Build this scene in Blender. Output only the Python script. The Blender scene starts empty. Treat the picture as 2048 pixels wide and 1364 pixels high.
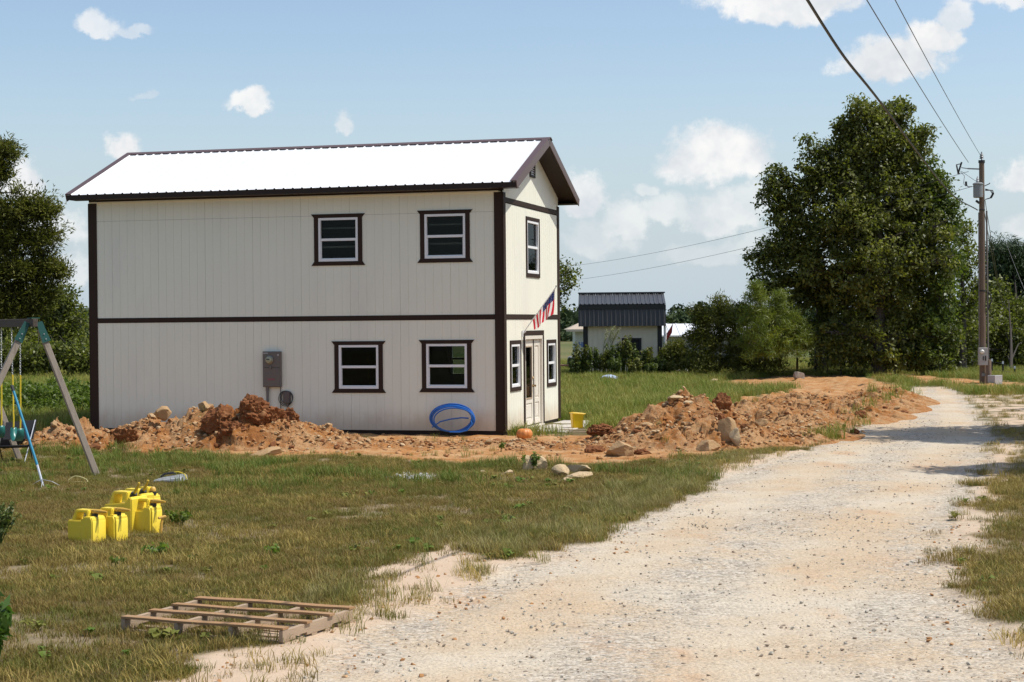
import bpy, bmesh, math, random
import numpy as np
from mathutils import Vector, Matrix

sc = bpy.context.scene
R = math.radians
PI = math.pi
rng = np.random.default_rng(7)
random.seed(7)

# ------------------------------------------------------------------ camera
CAM_Z, PITCH, ROLL, FPX = 2.4666, -0.0105595, 0.0089617, 3488.83     # FPX: focal length in pixels of a 2048 px wide frame
cp, sp, cr, sr = math.cos(PITCH), math.sin(PITCH), math.cos(ROLL), math.sin(ROLL)
R0, U0, F0 = Vector((1, 0, 0)), Vector((0, -sp, cp)), Vector((0, cp, sp))
RX, UX = cr * R0 - sr * U0, sr * R0 + cr * U0
cam_d = bpy.data.cameras.new('camera')
cam = bpy.data.objects.new('camera', cam_d)
sc.collection.objects.link(cam)
M = Matrix.Identity(4)
for i in range(3):
    M[i][0], M[i][1], M[i][2] = RX[i], UX[i], -F0[i]
M[2][3] = CAM_Z
cam.matrix_world = M
cam_d.sensor_width = 36
cam_d.lens = 36 * FPX / 2048
cam_d.clip_start = 0.1
cam_d.clip_end = 8000
sc.camera = cam

# ------------------------------------------------------------------ light, sky, exposure
SUN_EL, SUN_AZ = R(60), R(-3)          # azimuth measured from +X towards +Y (the sun stands to the right)
sc.view_settings.view_transform = 'Standard'
sc.view_settings.look = 'None'
sc.view_settings.exposure = 0.1
sc.view_settings.gamma = 1.0
sc.view_settings.use_curve_mapping = False
to_sun = Vector((math.cos(SUN_EL) * math.cos(SUN_AZ), math.cos(SUN_EL) * math.sin(SUN_AZ), math.sin(SUN_EL)))
sun_d = bpy.data.lights.new('sun', 'SUN')
sun_d.energy = 4.4
sun_d.angle = R(0.53)
sun_d.color = (1.0, 0.965, 0.905)
sun = bpy.data.objects.new('sun', sun_d)
sun.rotation_euler = to_sun.to_track_quat('Z', 'Y').to_euler()
sun.location = (20, 0, 40)
sc.collection.objects.link(sun)

world = bpy.data.worlds.new('World')
sc.world = world
world.use_nodes = True


class NT:
    """small helper round a node tree"""
    def __init__(s, tree):
        s.t = tree
        s.t.nodes.clear()

    def n(s, typ, **kw):
        nd = s.t.nodes.new(typ)
        for k, v in kw.items():
            if k.startswith('_'):
                setattr(nd, k[1:], v)
            else:
                key = int(k[1:]) if k[0] == 'i' and k[1:].isdigit() else k.replace('__', ' ')
                sock = nd.inputs[key]
                if isinstance(v, bpy.types.NodeSocket):
                    s.t.links.new(v, sock)
                else:
                    sock.default_value = v
        return nd

    def math(s, op, a, b=0.0, c=0.0, clamp=False):
        return s.n('ShaderNodeMath', _operation=op, _use_clamp=clamp, i0=a, i1=b, i2=c).outputs[0]

    def vmath(s, op, a, b=(0, 0, 0)):
        nd = s.n('ShaderNodeVectorMath', _operation=op, i0=a, i1=b)
        return nd.outputs['Value'] if op in ('LENGTH', 'DOT_PRODUCT') else nd.outputs[0]

    def mix(s, f, a, b, blend='MIX'):
        nd = s.t.nodes.new('ShaderNodeMix')
        nd.data_type = 'RGBA'
        nd.blend_type = blend
        for k, v in ((0, f), (6, a), (7, b)):
            if isinstance(v, bpy.types.NodeSocket):
                s.t.links.new(v, nd.inputs[k])
            else:
                nd.inputs[k].default_value = v if k == 0 else (*v[:3], 1)
        return nd.outputs[2]

    def noise(s, vec, scale, detail=4, rough=0.55, dist=0.0):
        nd = s.n('ShaderNodeTexNoise', Scale=scale, Detail=detail, Roughness=rough, Distortion=dist)
        if vec is not None:
            s.t.links.new(vec, nd.inputs['Vector'])
        return nd.outputs['Fac']

    def ramp(s, fac, lo, hi, a=0.0, b=1.0, smooth=True):
        nd = s.n('ShaderNodeMapRange', Value=fac)
        nd.interpolation_type = 'SMOOTHSTEP' if smooth else 'LINEAR'
        nd.inputs['From Min'].default_value, nd.inputs['From Max'].default_value = lo, hi
        nd.inputs['To Min'].default_value, nd.inputs['To Max'].default_value = a, b
        return nd.outputs[0]

    def attr(s, name, out='Fac'):
        return s.n('ShaderNodeAttribute', _attribute_name=name).outputs[out]


def sky():
    g = NT(world.node_tree)
    sk = g.n('ShaderNodeTexSky')
    sk.sky_type = 'NISHITA'
    sk.sun_disc = False
    sk.sun_elevation = SUN_EL
    sk.sun_rotation = PI / 2 - SUN_AZ       # the sky's 0 is +Y and it turns clockwise
    sk.altitude = 100
    sk.air_density = 1.0
    sk.dust_density = 1.3
    sk.ozone_density = 1.0
    d = g.n('ShaderNodeTexCoord').outputs['Generated']
    x, y, z = g.n('ShaderNodeSeparateXYZ', i0=d).outputs[:3]
    az = g.math('ARCTAN2', x, y)
    el = g.math('ARCTAN2', z, g.math('SQRT', g.math('ADD', g.math('MULTIPLY', x, x), g.math('MULTIPLY', y, y))))
    p = g.n('ShaderNodeCombineXYZ', X=az, Y=el).outputs[0]
    n1 = g.n('ShaderNodeTexNoise', Scale=38.0, Detail=6.0, Roughness=0.6)
    g.t.links.new(p, n1.inputs['Vector'])
    off = g.vmath('SUBTRACT', n1.outputs['Color'], (0.5, 0.5, 0.5))
    n2 = g.n('ShaderNodeTexNoise', Scale=11.0, Detail=3.0, Roughness=0.5)
    g.t.links.new(p, n2.inputs['Vector'])
    off2 = g.vmath('SUBTRACT', n2.outputs['Color'], (0.5, 0.5, 0.5))
    q = g.vmath('ADD', p, g.vmath('ADD', g.vmath('MULTIPLY', off, (0.026, 0.026, 0)), g.vmath('MULTIPLY', off2, (0.02, 0.016, 0))))
    # cumulus: (azimuth, elevation of the base, half width, height above base, opacity)
    def A(px):
        return (px - 1024) / FPX
    def E(px, py):
        return (645 - py - 0.009 * (px - 1024)) / FPX
    clouds = [(1430, 350, 118, 95, 1.0), (1385, 320, 40, 50, .5), (1480, 350, 60, 75, .7),
              (1250, 465, 62, 60, .55), (1335, 445, 50, 52, .5), (1300, 400, 34, 26, .45), (1440, 455, 80, 60, .6), (1500, 430, 50, 50, .5), (1170, 410, 50, 65, .75), (1190, 500, 80, 60, .4),
              (1780, 160, 120, 55, .95), (1850, 120, 55, 55, .9), (1885, 78, 45, 40, .7),
              (1560, 40, 190, 70, .85), (1990, 40, 120, 60, .7),
              (2040, 390, 70, 48, .95), (2040, 480, 60, 36, .6),
              (502, 240, 45, 36, .8), (235, 92, 56, 36, .62), (300, 92, 36, 18, .4), (676, 277, 22, 30, .55), (303, 220, 26, 14, .3),
              (258, 334, 34, 46, .9), (72, 395, 42, 58, .9), (115, 480, 80, 60, .6), (150, 560, 60, 60, .45),
              (1520, 510, 120, 40, .3), (1400, 530, 90, 40, .25),
              # beyond the frame
              (-900, 200, 300, 140, .8), (-2600, 100, 420, 180, .8), (3300, 160, 330, 150, .85), (4800, -200, 500, 220, .8), (7500, 0, 500, 220, .8), (-6200, -300, 600, 260, .8),
              (600, -900, 420, 160, .7), (2600, -1200, 520, 200, .7)]
    fl = g.noise(p, 55.0, 7, 0.68)
    edge = g.math('MULTIPLY', g.math('SUBTRACT', fl, 0.5), 1.35)
    dens = None
    for (px, py, rx, ry, op) in clouds:
        c = (A(px), E(px, py) + 0.004, 0)
        dlt = g.vmath('SUBTRACT', q, c)
        sx = g.n('ShaderNodeSeparateXYZ', i0=dlt).outputs
        dy = g.math('MAXIMUM', g.math('DIVIDE', sx[1], ry / FPX), g.math('DIVIDE', sx[1], -0.45 * ry / FPX))
        dx = g.math('DIVIDE', sx[0], rx / FPX)
        rr = g.math('SQRT', g.math('ADD', g.math('MULTIPLY', dx, dx), g.math('MULTIPLY', dy, dy)))
        m = g.ramp(g.math('ADD', rr, edge), 1.08, 0.55, 0.0, min(1.0, op * 1.12))
        dens = m if dens is None else g.math('MAXIMUM', dens, m)
    wisp = g.ramp(g.noise(g.vmath('MULTIPLY', p, (1, 2.4, 1)), 4.0, 5, 0.62), 0.5, 0.8, 0.0, 0.10)
    low = g.ramp(el, 0.0, 0.17, 0.86, 0.0)
    shade = g.ramp(g.noise(p, 26.0, 4, 0.6), 0.3, 0.65)
    ccol = g.mix(shade, (4.75, 5.0, 5.3), (6.5, 6.45, 6.35))
    base = g.mix(g.math('ADD', g.math('MULTIPLY', low, 1.0), wisp), sk.outputs[0], (3.65, 4.35, 4.95))
    col = g.mix(dens, base, ccol)
    up = g.ramp(el, -0.02, 0.0)
    col = g.mix(up, (1.6, 1.4, 1.1), col)
    bg = g.n('ShaderNodeBackground', Color=col, Strength=0.142)
    out = g.n('ShaderNodeOutputWorld')
    g.t.links.new(bg.outputs[0], out.inputs[0])
sky()

# ------------------------------------------------------------------ helpers
G0 = -0.1                                # level of the ground


def ray(px, py):
    u, v = px - 1024, py - 682
    u, v = (cr * u - sr * v) / FPX, (sr * u + cr * v) / FPX
    v = -v
    return np.array([u, cp - sp * v, sp + cp * v])


def at(px, py, z=G0):
    """ground point seen at a pixel of the 2048 px photograph"""
    d = ray(px, py)
    t = (z - CAM_Z) / d[2]
    return Vector((d[0] * t, d[1] * t, z))


def far(px, py, dist):
    """the point at that pixel and that depth"""
    d = ray(px, py)
    t = dist / d[1]
    return Vector((d[0] * t, dist, CAM_Z + d[2] * t))


def _hash(ix, iy, iz, seed):
    h = (ix.astype(np.int64) * 374761393 + iy.astype(np.int64) * 668265263 + iz.astype(np.int64) * 2147483647 + seed * 974711) & 0xffffffff
    h = ((h ^ (h >> 13)) * 1274126177) & 0xffffffff
    h = ((h ^ (h >> 16)) * 2246822519) & 0xffffffff
    return ((h ^ (h >> 15)) & 0xffff) / 65535.0


def vnoise(x, y, z=None, seed=0):
    x = np.asarray(x, float)
    y = np.asarray(y, float)
    z = np.zeros_like(x) if z is None else np.asarray(z, float)
    ix, iy, iz = np.floor(x), np.floor(y), np.floor(z)
    fx, fy, fz = x - ix, y - iy, z - iz
    fx, fy, fz = [f * f * f * (f * (f * 6 - 15) + 10) for f in (fx, fy, fz)]
    r = 0
    flat = not np.any(z)
    for dz in ((0,) if flat else (0, 1)):
        wz = 1 if flat else (fz if dz else 1 - fz)
        for dy in (0, 1):
            wy = fy if dy else 1 - fy
            for dx in (0, 1):
                wx = fx if dx else 1 - fx
                r = r + wx * wy * wz * _hash(ix + dx, iy + dy, iz + dz, seed)
    return r


def fbm(x, y, z=None, oct=4, seed=0, rough=0.5, lac=2.03):
    s, a, t = 0, 1.0, 0
    f = 1.0
    for o in range(oct):
        s = s + a * vnoise(x * f + 17.3 * o, y * f + 9.1 * o, None if z is None else z * f + 4.7 * o, seed + o)
        t += a
        a *= rough
        f *= lac
    return s / t


def sstep(a, b, x):
    t = np.clip((x - a) / (b - a), 0, 1)
    return t * t * (3 - 2 * t)


def link(o, parent=None):
    sc.collection.objects.link(o)
    if parent is not None:
        o.parent = parent
    return o


def tag(o, label=None, cat=None, group=None, kind=None):
    if label: o['label'] = label
    if cat: o['category'] = cat
    if group: o['group'] = group
    if kind: o['kind'] = kind
    return o


def thing(name, label, cat, loc=(0, 0, 0), rz=0.0, group=None):
    o = bpy.data.objects.new(name, None)
    o.empty_display_size = 0.2
    o.location = loc
    o.rotation_euler = (0, 0, rz)
    link(o)
    return tag(o, label, cat, group)


def np_mesh(name, v, f, m=None, smooth=False, attrs=None, parent=None, mats=None, mi=None):
    """fast mesh from a vertex array and an array of equal-length faces"""
    v = np.asarray(v, np.float32)
    f = np.asarray(f, np.int32)
    me = bpy.data.meshes.new(name)
    k = f.shape[1]
    me.vertices.add(len(v))
    me.vertices.foreach_set('co', v.ravel())
    me.loops.add(f.size)
    me.loops.foreach_set('vertex_index', f.ravel())
    me.polygons.add(len(f))
    me.polygons.foreach_set('loop_start', np.arange(0, f.size, k, dtype=np.int32))
    if smooth:
        me.polygons.foreach_set('use_smooth', np.ones(len(f), bool))
    for mm in (mats or [m]):
        if mm: me.materials.append(mm)
    if mi is not None:
        me.polygons.foreach_set('material_index', np.asarray(mi, np.int32))
    for an, av in (attrs or {}).items():
        at_ = me.attributes.new(an, 'FLOAT', 'POINT')
        at_.data.foreach_set('value', np.asarray(av, np.float32))
    me.update(calc_edges=True)
    o = bpy.data.objects.new(name, me)
    return link(o, parent)


class MB:
    """collects shapes for ONE mesh"""
    def __init__(s):
        s.v, s.f, s.mi = [], [], []
        s.cur = 0

    def add(s, vs, fs):
        b = len(s.v)
        s.v += [tuple(p) for p in vs]
        s.f += [tuple(i + b for i in q) for q in fs]
        s.mi += [s.cur] * len(fs)
        return s

    def box(s, x0, x1, y0, y1, z0, z1, T=None):
        vs = [(x, y, z) for z in (z0, z1) for y in (y0, y1) for x in (x0, x1)]
        if T is not None: vs = [T @ Vector(p) for p in vs]
        fs = [(0, 2, 3, 1), (4, 5, 7, 6), (0, 1, 5, 4), (2, 6, 7, 3), (0, 4, 6, 2), (1, 3, 7, 5)]
        return s.add(vs, fs)

    def bar(s, a, b, w, h, up=(0, 0, 1)):
        """a box of section w x h from a to b"""
        a, b = Vector(a), Vector(b)
        d = (b - a).normalized()
        sd = d.cross(Vector(up))
        if sd.length < 1e-4: sd = d.cross(Vector((1, 0, 0)))
        sd.normalize()
        u = sd.cross(d)
        vs = []
        for p in (a, b):
            for (i, j) in ((-1, -1), (1, -1), (1, 1), (-1, 1)):
                vs.append(p + sd * (i * w / 2) + u * (j * h / 2))
        return s.add(vs, [(0, 1, 2, 3), (7, 6, 5, 4), (0, 4, 5, 1), (1, 5, 6, 2), (2, 6, 7, 3), (3, 7, 4, 0)])

    def tube(s, pts, r, n=8, caps=True):
        pts = [Vector(p) for p in pts]
        rs = r if isinstance(r, (list, tuple)) else [r] * len(pts)
        vs, fs = [], []
        prev = None
        for i, p in enumerate(pts):
            d = (pts[min(i + 1, len(pts) - 1)] - pts[max(i - 1, 0)])
            d = d.normalized() if d.length > 1e-9 else Vector((0, 0, 1))
            if prev is None:
                sd = d.cross(Vector((0, 0, 1)))
                if sd.length < 0.05: sd = d.cross(Vector((1, 0, 0)))
            else:
                sd = prev - d * prev.dot(d)
            sd.normalize()
            prev = sd
            u = d.cross(sd)
            for k in range(n):
                a = 2 * PI * k / n
                vs.append(p + (sd * math.cos(a) + u * math.sin(a)) * rs[i])
        for i in range(len(pts) - 1):
            for k in range(n):
                k2 = (k + 1) % n
                fs.append((i * n + k, (i + 1) * n + k, (i + 1) * n + k2, i * n + k2))
        if caps:
            fs.append(tuple(range(n)))
            fs.append(tuple((len(pts) - 1) * n + k for k in reversed(range(n))))
        return s.add(vs, fs)

    def lathe(s, prof, n=20, c=(0, 0, 0), T=None):
        """profile of (radius, z) turned round z"""
        vs, fs = [], []
        for (r, z) in prof:
            for k in range(n):
                a = 2 * PI * k / n
                p = Vector((c[0] + r * math.cos(a), c[1] + r * math.sin(a), c[2] + z))
                vs.append(T @ p if T is not None else p)
        for i in range(len(prof) - 1):
            for k in range(n):
                k2 = (k + 1) % n
                fs.append((i * n + k, i * n + k2, (i + 1) * n + k2, (i + 1) * n + k))
        fs.append(tuple(reversed(range(n))))
        fs.append(tuple((len(prof) - 1) * n + k for k in range(n)))
        return s.add(vs, fs)

    def prism(s, outline, y0, y1, T=None):
        """an (x, z) outline pushed along y"""
        n = len(outline)
        vs = [(x, y0, z) for x, z in outline] + [(x, y1, z) for x, z in outline]
        if T is not None: vs = [T @ Vector(p) for p in vs]
        fs = [tuple(range(n)), tuple(reversed(range(n, 2 * n)))]
        fs += [(i, i + n, (i + 1) % n + n, (i + 1) % n) for i in range(n)]
        return s.add(vs, fs)

    def build(s, name, m, parent=None, bevel=0.0, smooth=False, seg=1, angle=35):
        me = bpy.data.meshes.new(name)
        me.from_pydata(s.v, [], s.f)
        ms = m if isinstance(m, (list, tuple)) else [m]
        for mm in ms: me.materials.append(mm)
        bm = bmesh.new()
        bm.from_mesh(me)
        for fc, k in zip(bm.faces, s.mi): fc.material_index = k
        bmesh.ops.recalc_face_normals(bm, faces=bm.faces)
        if bevel > 0:
            ed = [e for e in bm.edges if len(e.link_faces) == 2 and e.calc_face_angle(0) > R(angle)]
            bmesh.ops.bevel(bm, geom=ed, offset=bevel, segments=seg, affect='EDGES', clamp_overlap=True)
        if smooth:
            for fc in bm.faces: fc.smooth = True
            for e in bm.edges:
                if len(e.link_faces) == 2 and e.calc_face_angle(0) > R(40): e.smooth = False
        bm.to_mesh(me)
        bm.free()
        o = bpy.data.objects.new(name, me)
        return link(o, parent)


# ------------------------------------------------------------------ materials
MATS = {}


def mat(name, col, rough=0.6, var=0.12, scale=6.0, bump=0.0, bscale=40.0, metal=0.0, spec=0.4, stretch=None, dirt=None, coords='Object', dscale=2.0, damt=0.5, splash=None):
    if name in MATS: return MATS[name]
    m = bpy.data.materials.new(name)
    m.use_nodes = True
    g = NT(m.node_tree)
    co = g.n('ShaderNodeTexCoord').outputs[coords] if coords != 'World' else g.n('ShaderNodeNewGeometry').outputs['Position']
    if stretch: co = g.vmath('MULTIPLY', co, stretch)
    c = g.mix(g.noise(co, scale, 5, 0.6), [k * (1 - var) for k in col], [min(1, k * (1 + var)) for k in col])
    if splash:
        # clay dust splashed up by rain along the foot of the wall
        zc = g.n('ShaderNodeSeparateXYZ', i0=g.n('ShaderNodeTexCoord').outputs['Object']).outputs[2]
        sp_ = g.math('MULTIPLY', g.ramp(g.math('ADD', zc, g.math('MULTIPLY', g.noise(None, 3.0, 6, 0.7), -0.7)), 0.25, -0.35), 0.55)
        c = g.mix(sp_, c, splash)
    if dirt:
        c = g.mix(g.ramp(g.noise(co, dscale, 6, 0.65, 0.4), 0.5, 0.75, 0, damt), c, dirt)
    b = g.n('ShaderNodeBsdfPrincipled', Base__Color=c, Roughness=rough, Metallic=metal)
    b.inputs['Specular IOR Level'].default_value = spec
    if bump:
        bp = g.n('ShaderNodeBump', Height=g.noise(co, bscale, 5, 0.6), Strength=bump, Distance=0.02)
        g.t.links.new(bp.outputs[0], b.inputs['Normal'])
    o = g.n('ShaderNodeOutputMaterial')
    g.t.links.new(b.outputs[0], o.inputs[0])
    MATS[name] = m
    return m


def leaf_mat(name, dark, light, trans=0.3, rough=0.45, spec=0.35):
    m = bpy.data.materials.new(name)
    m.use_nodes = True
    g = NT(m.node_tree)
    t = g.attr('tint')
    c = g.mix(t, dark, light)
    b = g.n('ShaderNodeBsdfPrincipled', Base__Color=c, Roughness=rough)
    b.inputs['Specular IOR Level'].default_value = spec
    tc = g.mix(1.0, c, (1.0, 1.15, 0.45), 'MULTIPLY')
    tr = g.n('ShaderNodeBsdfTranslucent', Color=tc)
    mx = g.n('ShaderNodeMixShader', i0=trans, i1=b.outputs[0], i2=tr.outputs[0])
    o = g.n('ShaderNodeOutputMaterial')
    g.t.links.new(mx.outputs[0], o.inputs[0])
    return m


def grass_mat(name, cols, scale=0.5):
    """cols: green, olive, dry, brown; patches follow the place, blades vary one by one"""
    m = bpy.data.materials.new(name)
    m.use_nodes = True
    g = NT(m.node_tree)
    pos = g.n('ShaderNodeNewGeometry').outputs['Position']
    rnd = g.n('ShaderNodeObjectInfo').outputs['Random']
    a = g.noise(pos, scale, 4, 0.6)
    b_ = g.noise(pos, scale * 3.1, 3, 0.6)
    f1 = g.ramp(g.math('ADD', g.math('MULTIPLY', rnd, 0.5), g.math('MULTIPLY', a, 1.0)), 0.45, 1.05)
    f2 = g.ramp(g.math('ADD', g.math('MULTIPLY', g.math('FRACT', g.math('MULTIPLY', rnd, 7.31)), 0.6), g.math('MULTIPLY', b_, 0.9)), 0.55, 1.1)
    c = g.mix(f1, g.mix(f2, cols[0], cols[1]), g.mix(f2, cols[2], cols[3]))
    b = g.n('ShaderNodeBsdfPrincipled', Base__Color=c, Roughness=0.6)
    b.inputs['Specular IOR Level'].default_value = 0.25
    tr = g.n('ShaderNodeBsdfTranslucent', Color=c)
    mx = g.n('ShaderNodeMixShader', i0=0.3, i1=b.outputs[0], i2=tr.outputs[0])
    o = g.n('ShaderNodeOutputMaterial')
    g.t.links.new(mx.outputs[0], o.inputs[0])
    return m


M_WHITE = mat('white_siding_paint', (0.81, 0.795, 0.66), 0.55, 0.05, 1.3, 0.08, 60, dirt=(0.64, 0.62, 0.56), dscale=0.8, damt=0.3, stretch=(1, 1, 0.25), splash=(0.50, 0.33, 0.19))
M_BROWN = mat('brown_trim_paint', (0.037, 0.0215, 0.0145), 0.6, 0.15, 5, spec=0.15)
M_BROWNMETAL = mat('brown_metal_trim', (0.105, 0.060, 0.048), 0.36, 0.08, 3, metal=0.0, spec=0.45)
M_DARKMETAL = mat('dark_brown_soffit', (0.03, 0.019, 0.015), 0.5, 0.12, 3, spec=0.2)
M_ROOF = mat('white_roof_metal', (0.74, 0.74, 0.73), 0.4, 0.03, 1.5, spec=0.5)
M_VINYL = mat('white_vinyl', (0.8, 0.8, 0.79), 0.4, 0.03)
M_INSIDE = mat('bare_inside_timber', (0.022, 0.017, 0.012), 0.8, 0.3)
M_BATTEN = mat('inside_batten', (0.5, 0.45, 0.42), 0.7, 0.1)
M_CONC = mat('concrete', (0.46, 0.42, 0.36), 0.85, 0.15, 5, 0.3, 50)
M_CREAM = mat('cream_door_paint', (0.72, 0.66, 0.56), 0.45, 0.05)
M_BRASS = mat('door_brass', (0.5, 0.36, 0.2), 0.3, 0.1, metal=0.9)


def glass_mat():
    m = bpy.data.materials.new('window_glass')
    m.use_nodes = True
    g = NT(m.node_tree)
    tr = g.n('ShaderNodeBsdfTransparent', Color=(0.6, 0.64, 0.61, 1))
    gl = g.n('ShaderNodeBsdfGlossy', Color=(0.5, 0.53, 0.55, 1), Roughness=0.02)
    fr = g.n('ShaderNodeFresnel', IOR=1.3)
    mx = g.n('ShaderNodeMixShader', i0=fr.outputs[0], i1=tr.outputs[0], i2=gl.outputs[0])
    o = g.n('ShaderNodeOutputMaterial')
    g.t.links.new(mx.outputs[0], o.inputs[0])
    return m
M_GLASS = glass_mat()

# ------------------------------------------------------------------ the ground
def P2(px, py):
    p = at(px, py)
    return (p.x, p.y)


def signed(poly, x, y):
    """signed distance to a polygon, positive inside"""
    poly = np.asarray(poly, float)
    d = np.full(x.shape, 1e9)
    ins = np.zeros(x.shape, bool)
    for i in range(len(poly)):
        a, b = poly[i], poly[(i + 1) % len(poly)]
        e = b - a
        t = np.clip(((x - a[0]) * e[0] + (y - a[1]) * e[1]) / (e @ e), 0, 1)
        d = np.minimum(d, np.hypot(x - a[0] - e[0] * t, y - a[1] - e[1] * t))
        c = (a[1] > y) != (b[1] > y)
        with np.errstate(divide='ignore', invalid='ignore'):
            xi = a[0] + (y - a[1]) * e[0] / e[1]
        ins ^= c & (x < xi)
    return np.where(ins, d, -d)


ROAD = [(-9.0, 3.0), (-4.8, 8.5)] + [P2(*p) for p in ((520, 1364), (700, 1285), (880, 1195), (1000, 1140), (1120, 1092), (1250, 1040), (1345, 1002), (1430, 955), (1530, 915), (1620, 893), (1690, 872), (1715, 845),
        (1790, 806), (1812, 784), (1822, 774), (1900, 773), (1935, 785), (1962, 815), (1985, 850), (2000, 880), (1975, 940), (1955, 1000), (1915, 1075), (1905, 1150), (1960, 1230), (2100, 1320))] + [(7.5, 8.0), (9.0, 2.0)]
SAND = [(-7.0, 6.0)] + [P2(*p) for p in ((300, 1364), (400, 1300), (540, 1292), (640, 1238), (720, 1172), (800, 1120), (960, 1125), (1060, 1110), (1200, 1075), (1350, 1012), (1445, 965), (1395, 935), (1470, 918), (1600, 893), (1640, 905), (1560, 940),
        (1480, 975), (1350, 1060), (1100, 1180), (900, 1280), (800, 1364))] + [(0, 5)]
SAND2 = [P2(*p) for p in ((1790, 1364), (1770, 1270), (1850, 1215), (1900, 1215), (2048, 1262), (2200, 1275), (2200, 1364))]
SAND5 = [P2(*p) for p in ((1925, 786), (1990, 778), (2090, 782), (2090, 845), (2000, 856), (1965, 815))]
SAND3 = [P2(*p) for p in ((800, 1150), (850, 1092), (955, 1086), (1000, 1125), (900, 1155), (850, 1175))]
SAND4 = [P2(*p) for p in ((1850, 1160), (1860, 1080), (1905, 1000), (1940, 945), (1985, 885), (2060, 880), (2030, 920), (2000, 1000), (1955, 1090), (1935, 1150), (1960, 1230))]
WHITEG = [P2(*p) for p in ((780, 957), (800, 948), (850, 949), (880, 956), (840, 964), (795, 963))]
DIRT = [P2(*p) for p in ((-60, 885), (60, 893), (200, 903), (420, 912), (600, 915), (760, 915), (900, 926), (1050, 930), (1200, 935), (1330, 922), (1500, 903), (1600, 891), (1690, 868), (1800, 795), (1800, 772), (1740, 753), (1560, 752),
        (1400, 766), (1440, 772), (1600, 776), (1480, 800), (1450, 832), (1250, 858), (1180, 868), (1110, 872), (1000, 866), (700, 866), (640, 858), (185, 853), (60, 868), (-60, 872))]
DIRT2 = [P2(*p) for p in ((1735, 746), (1810, 749), (1905, 757), (2048, 767), (2140, 775), (2140, 786), (2000, 780), (1935, 778), (1900, 773), (1830, 765), (1790, 760))]
SLABZ = -0.02


TRACK_Y = [2, 12.5, 15, 18, 21, 24.5, 29, 33, 38, 43, 50, 58, 66]
TRACK_L = [-8.5, -1.9, -.9, -.1, 1.0, 2.1, 3.9, 5.3, 7.3, 8.7, 10.8, 13.0, 15.2]
TRACK_R = [5.5, 3.4, 3.6, 4.4, 5.3, 6.6, 8.1, 9.1, 10.6, 11.8, 13.3, 15.0, 16.6]


def masks(x, y):
    n1 = fbm(x * 1.1, y * 1.1, oct=4, seed=3) - 0.5
    n2 = fbm(x * 4.0, y * 4.0, oct=3, seed=11) - 0.5
    w = 1 + np.clip((y - 25) / 60, 0, 1.0)
    near = y < 120
    road = np.zeros_like(x)
    sand = np.zeros_like(x)
    dirt = np.zeros_like(x)
    white = np.zeros_like(x)
    xs, ys = x[near], y[near]
    a, b, ww = n1[near], n2[near], w[near]
    road[near] = sstep(-0.22, 0.22, signed(ROAD, xs, ys) + a * 1.0 + b * 0.4)
    s = np.maximum.reduce([signed(SAND, xs, ys), signed(SAND2, xs, ys), signed(SAND4, xs, ys), signed(SAND3, xs, ys) - 0.05, np.minimum(signed(SAND5, xs, ys), 0.06)])
    sand[near] = sstep(-0.16, 0.16, s + a * 0.6 + b * 0.7)
    d = np.maximum(signed(DIRT, xs, ys), signed(DIRT2, xs, ys))
    dirt[near] = sstep(-0.25, 0.25, d + a * 1.4 + b * 0.7)
    white[near] = sstep(-0.1, 0.1, signed(WHITEG, xs, ys) + a * .4 + b * .35)
    bare = sstep(0.55, 0.66, fbm(x * 0.55 + 40, y * 0.55, oct=5, seed=23, rough=0.62)) * 0.9
    return road, sand, dirt, white, bare


def gz(x, y):
    x = np.asarray(x, float)
    y = np.asarray(y, float)
    far_ = np.clip((np.hypot(x, y) - 100) / 400, 0, 1)
    return G0 + 0.07 * (fbm(x * 0.25, y * 0.25, oct=3, seed=5) - 0.5) + 0.03 * (fbm(x * 1.3, y * 1.3, oct=3, seed=6) - 0.5) - far_ * 1.2 * 0


def gz1(x, y):
    return float(gz(np.array([x]), np.array([y]))[0])


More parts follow.
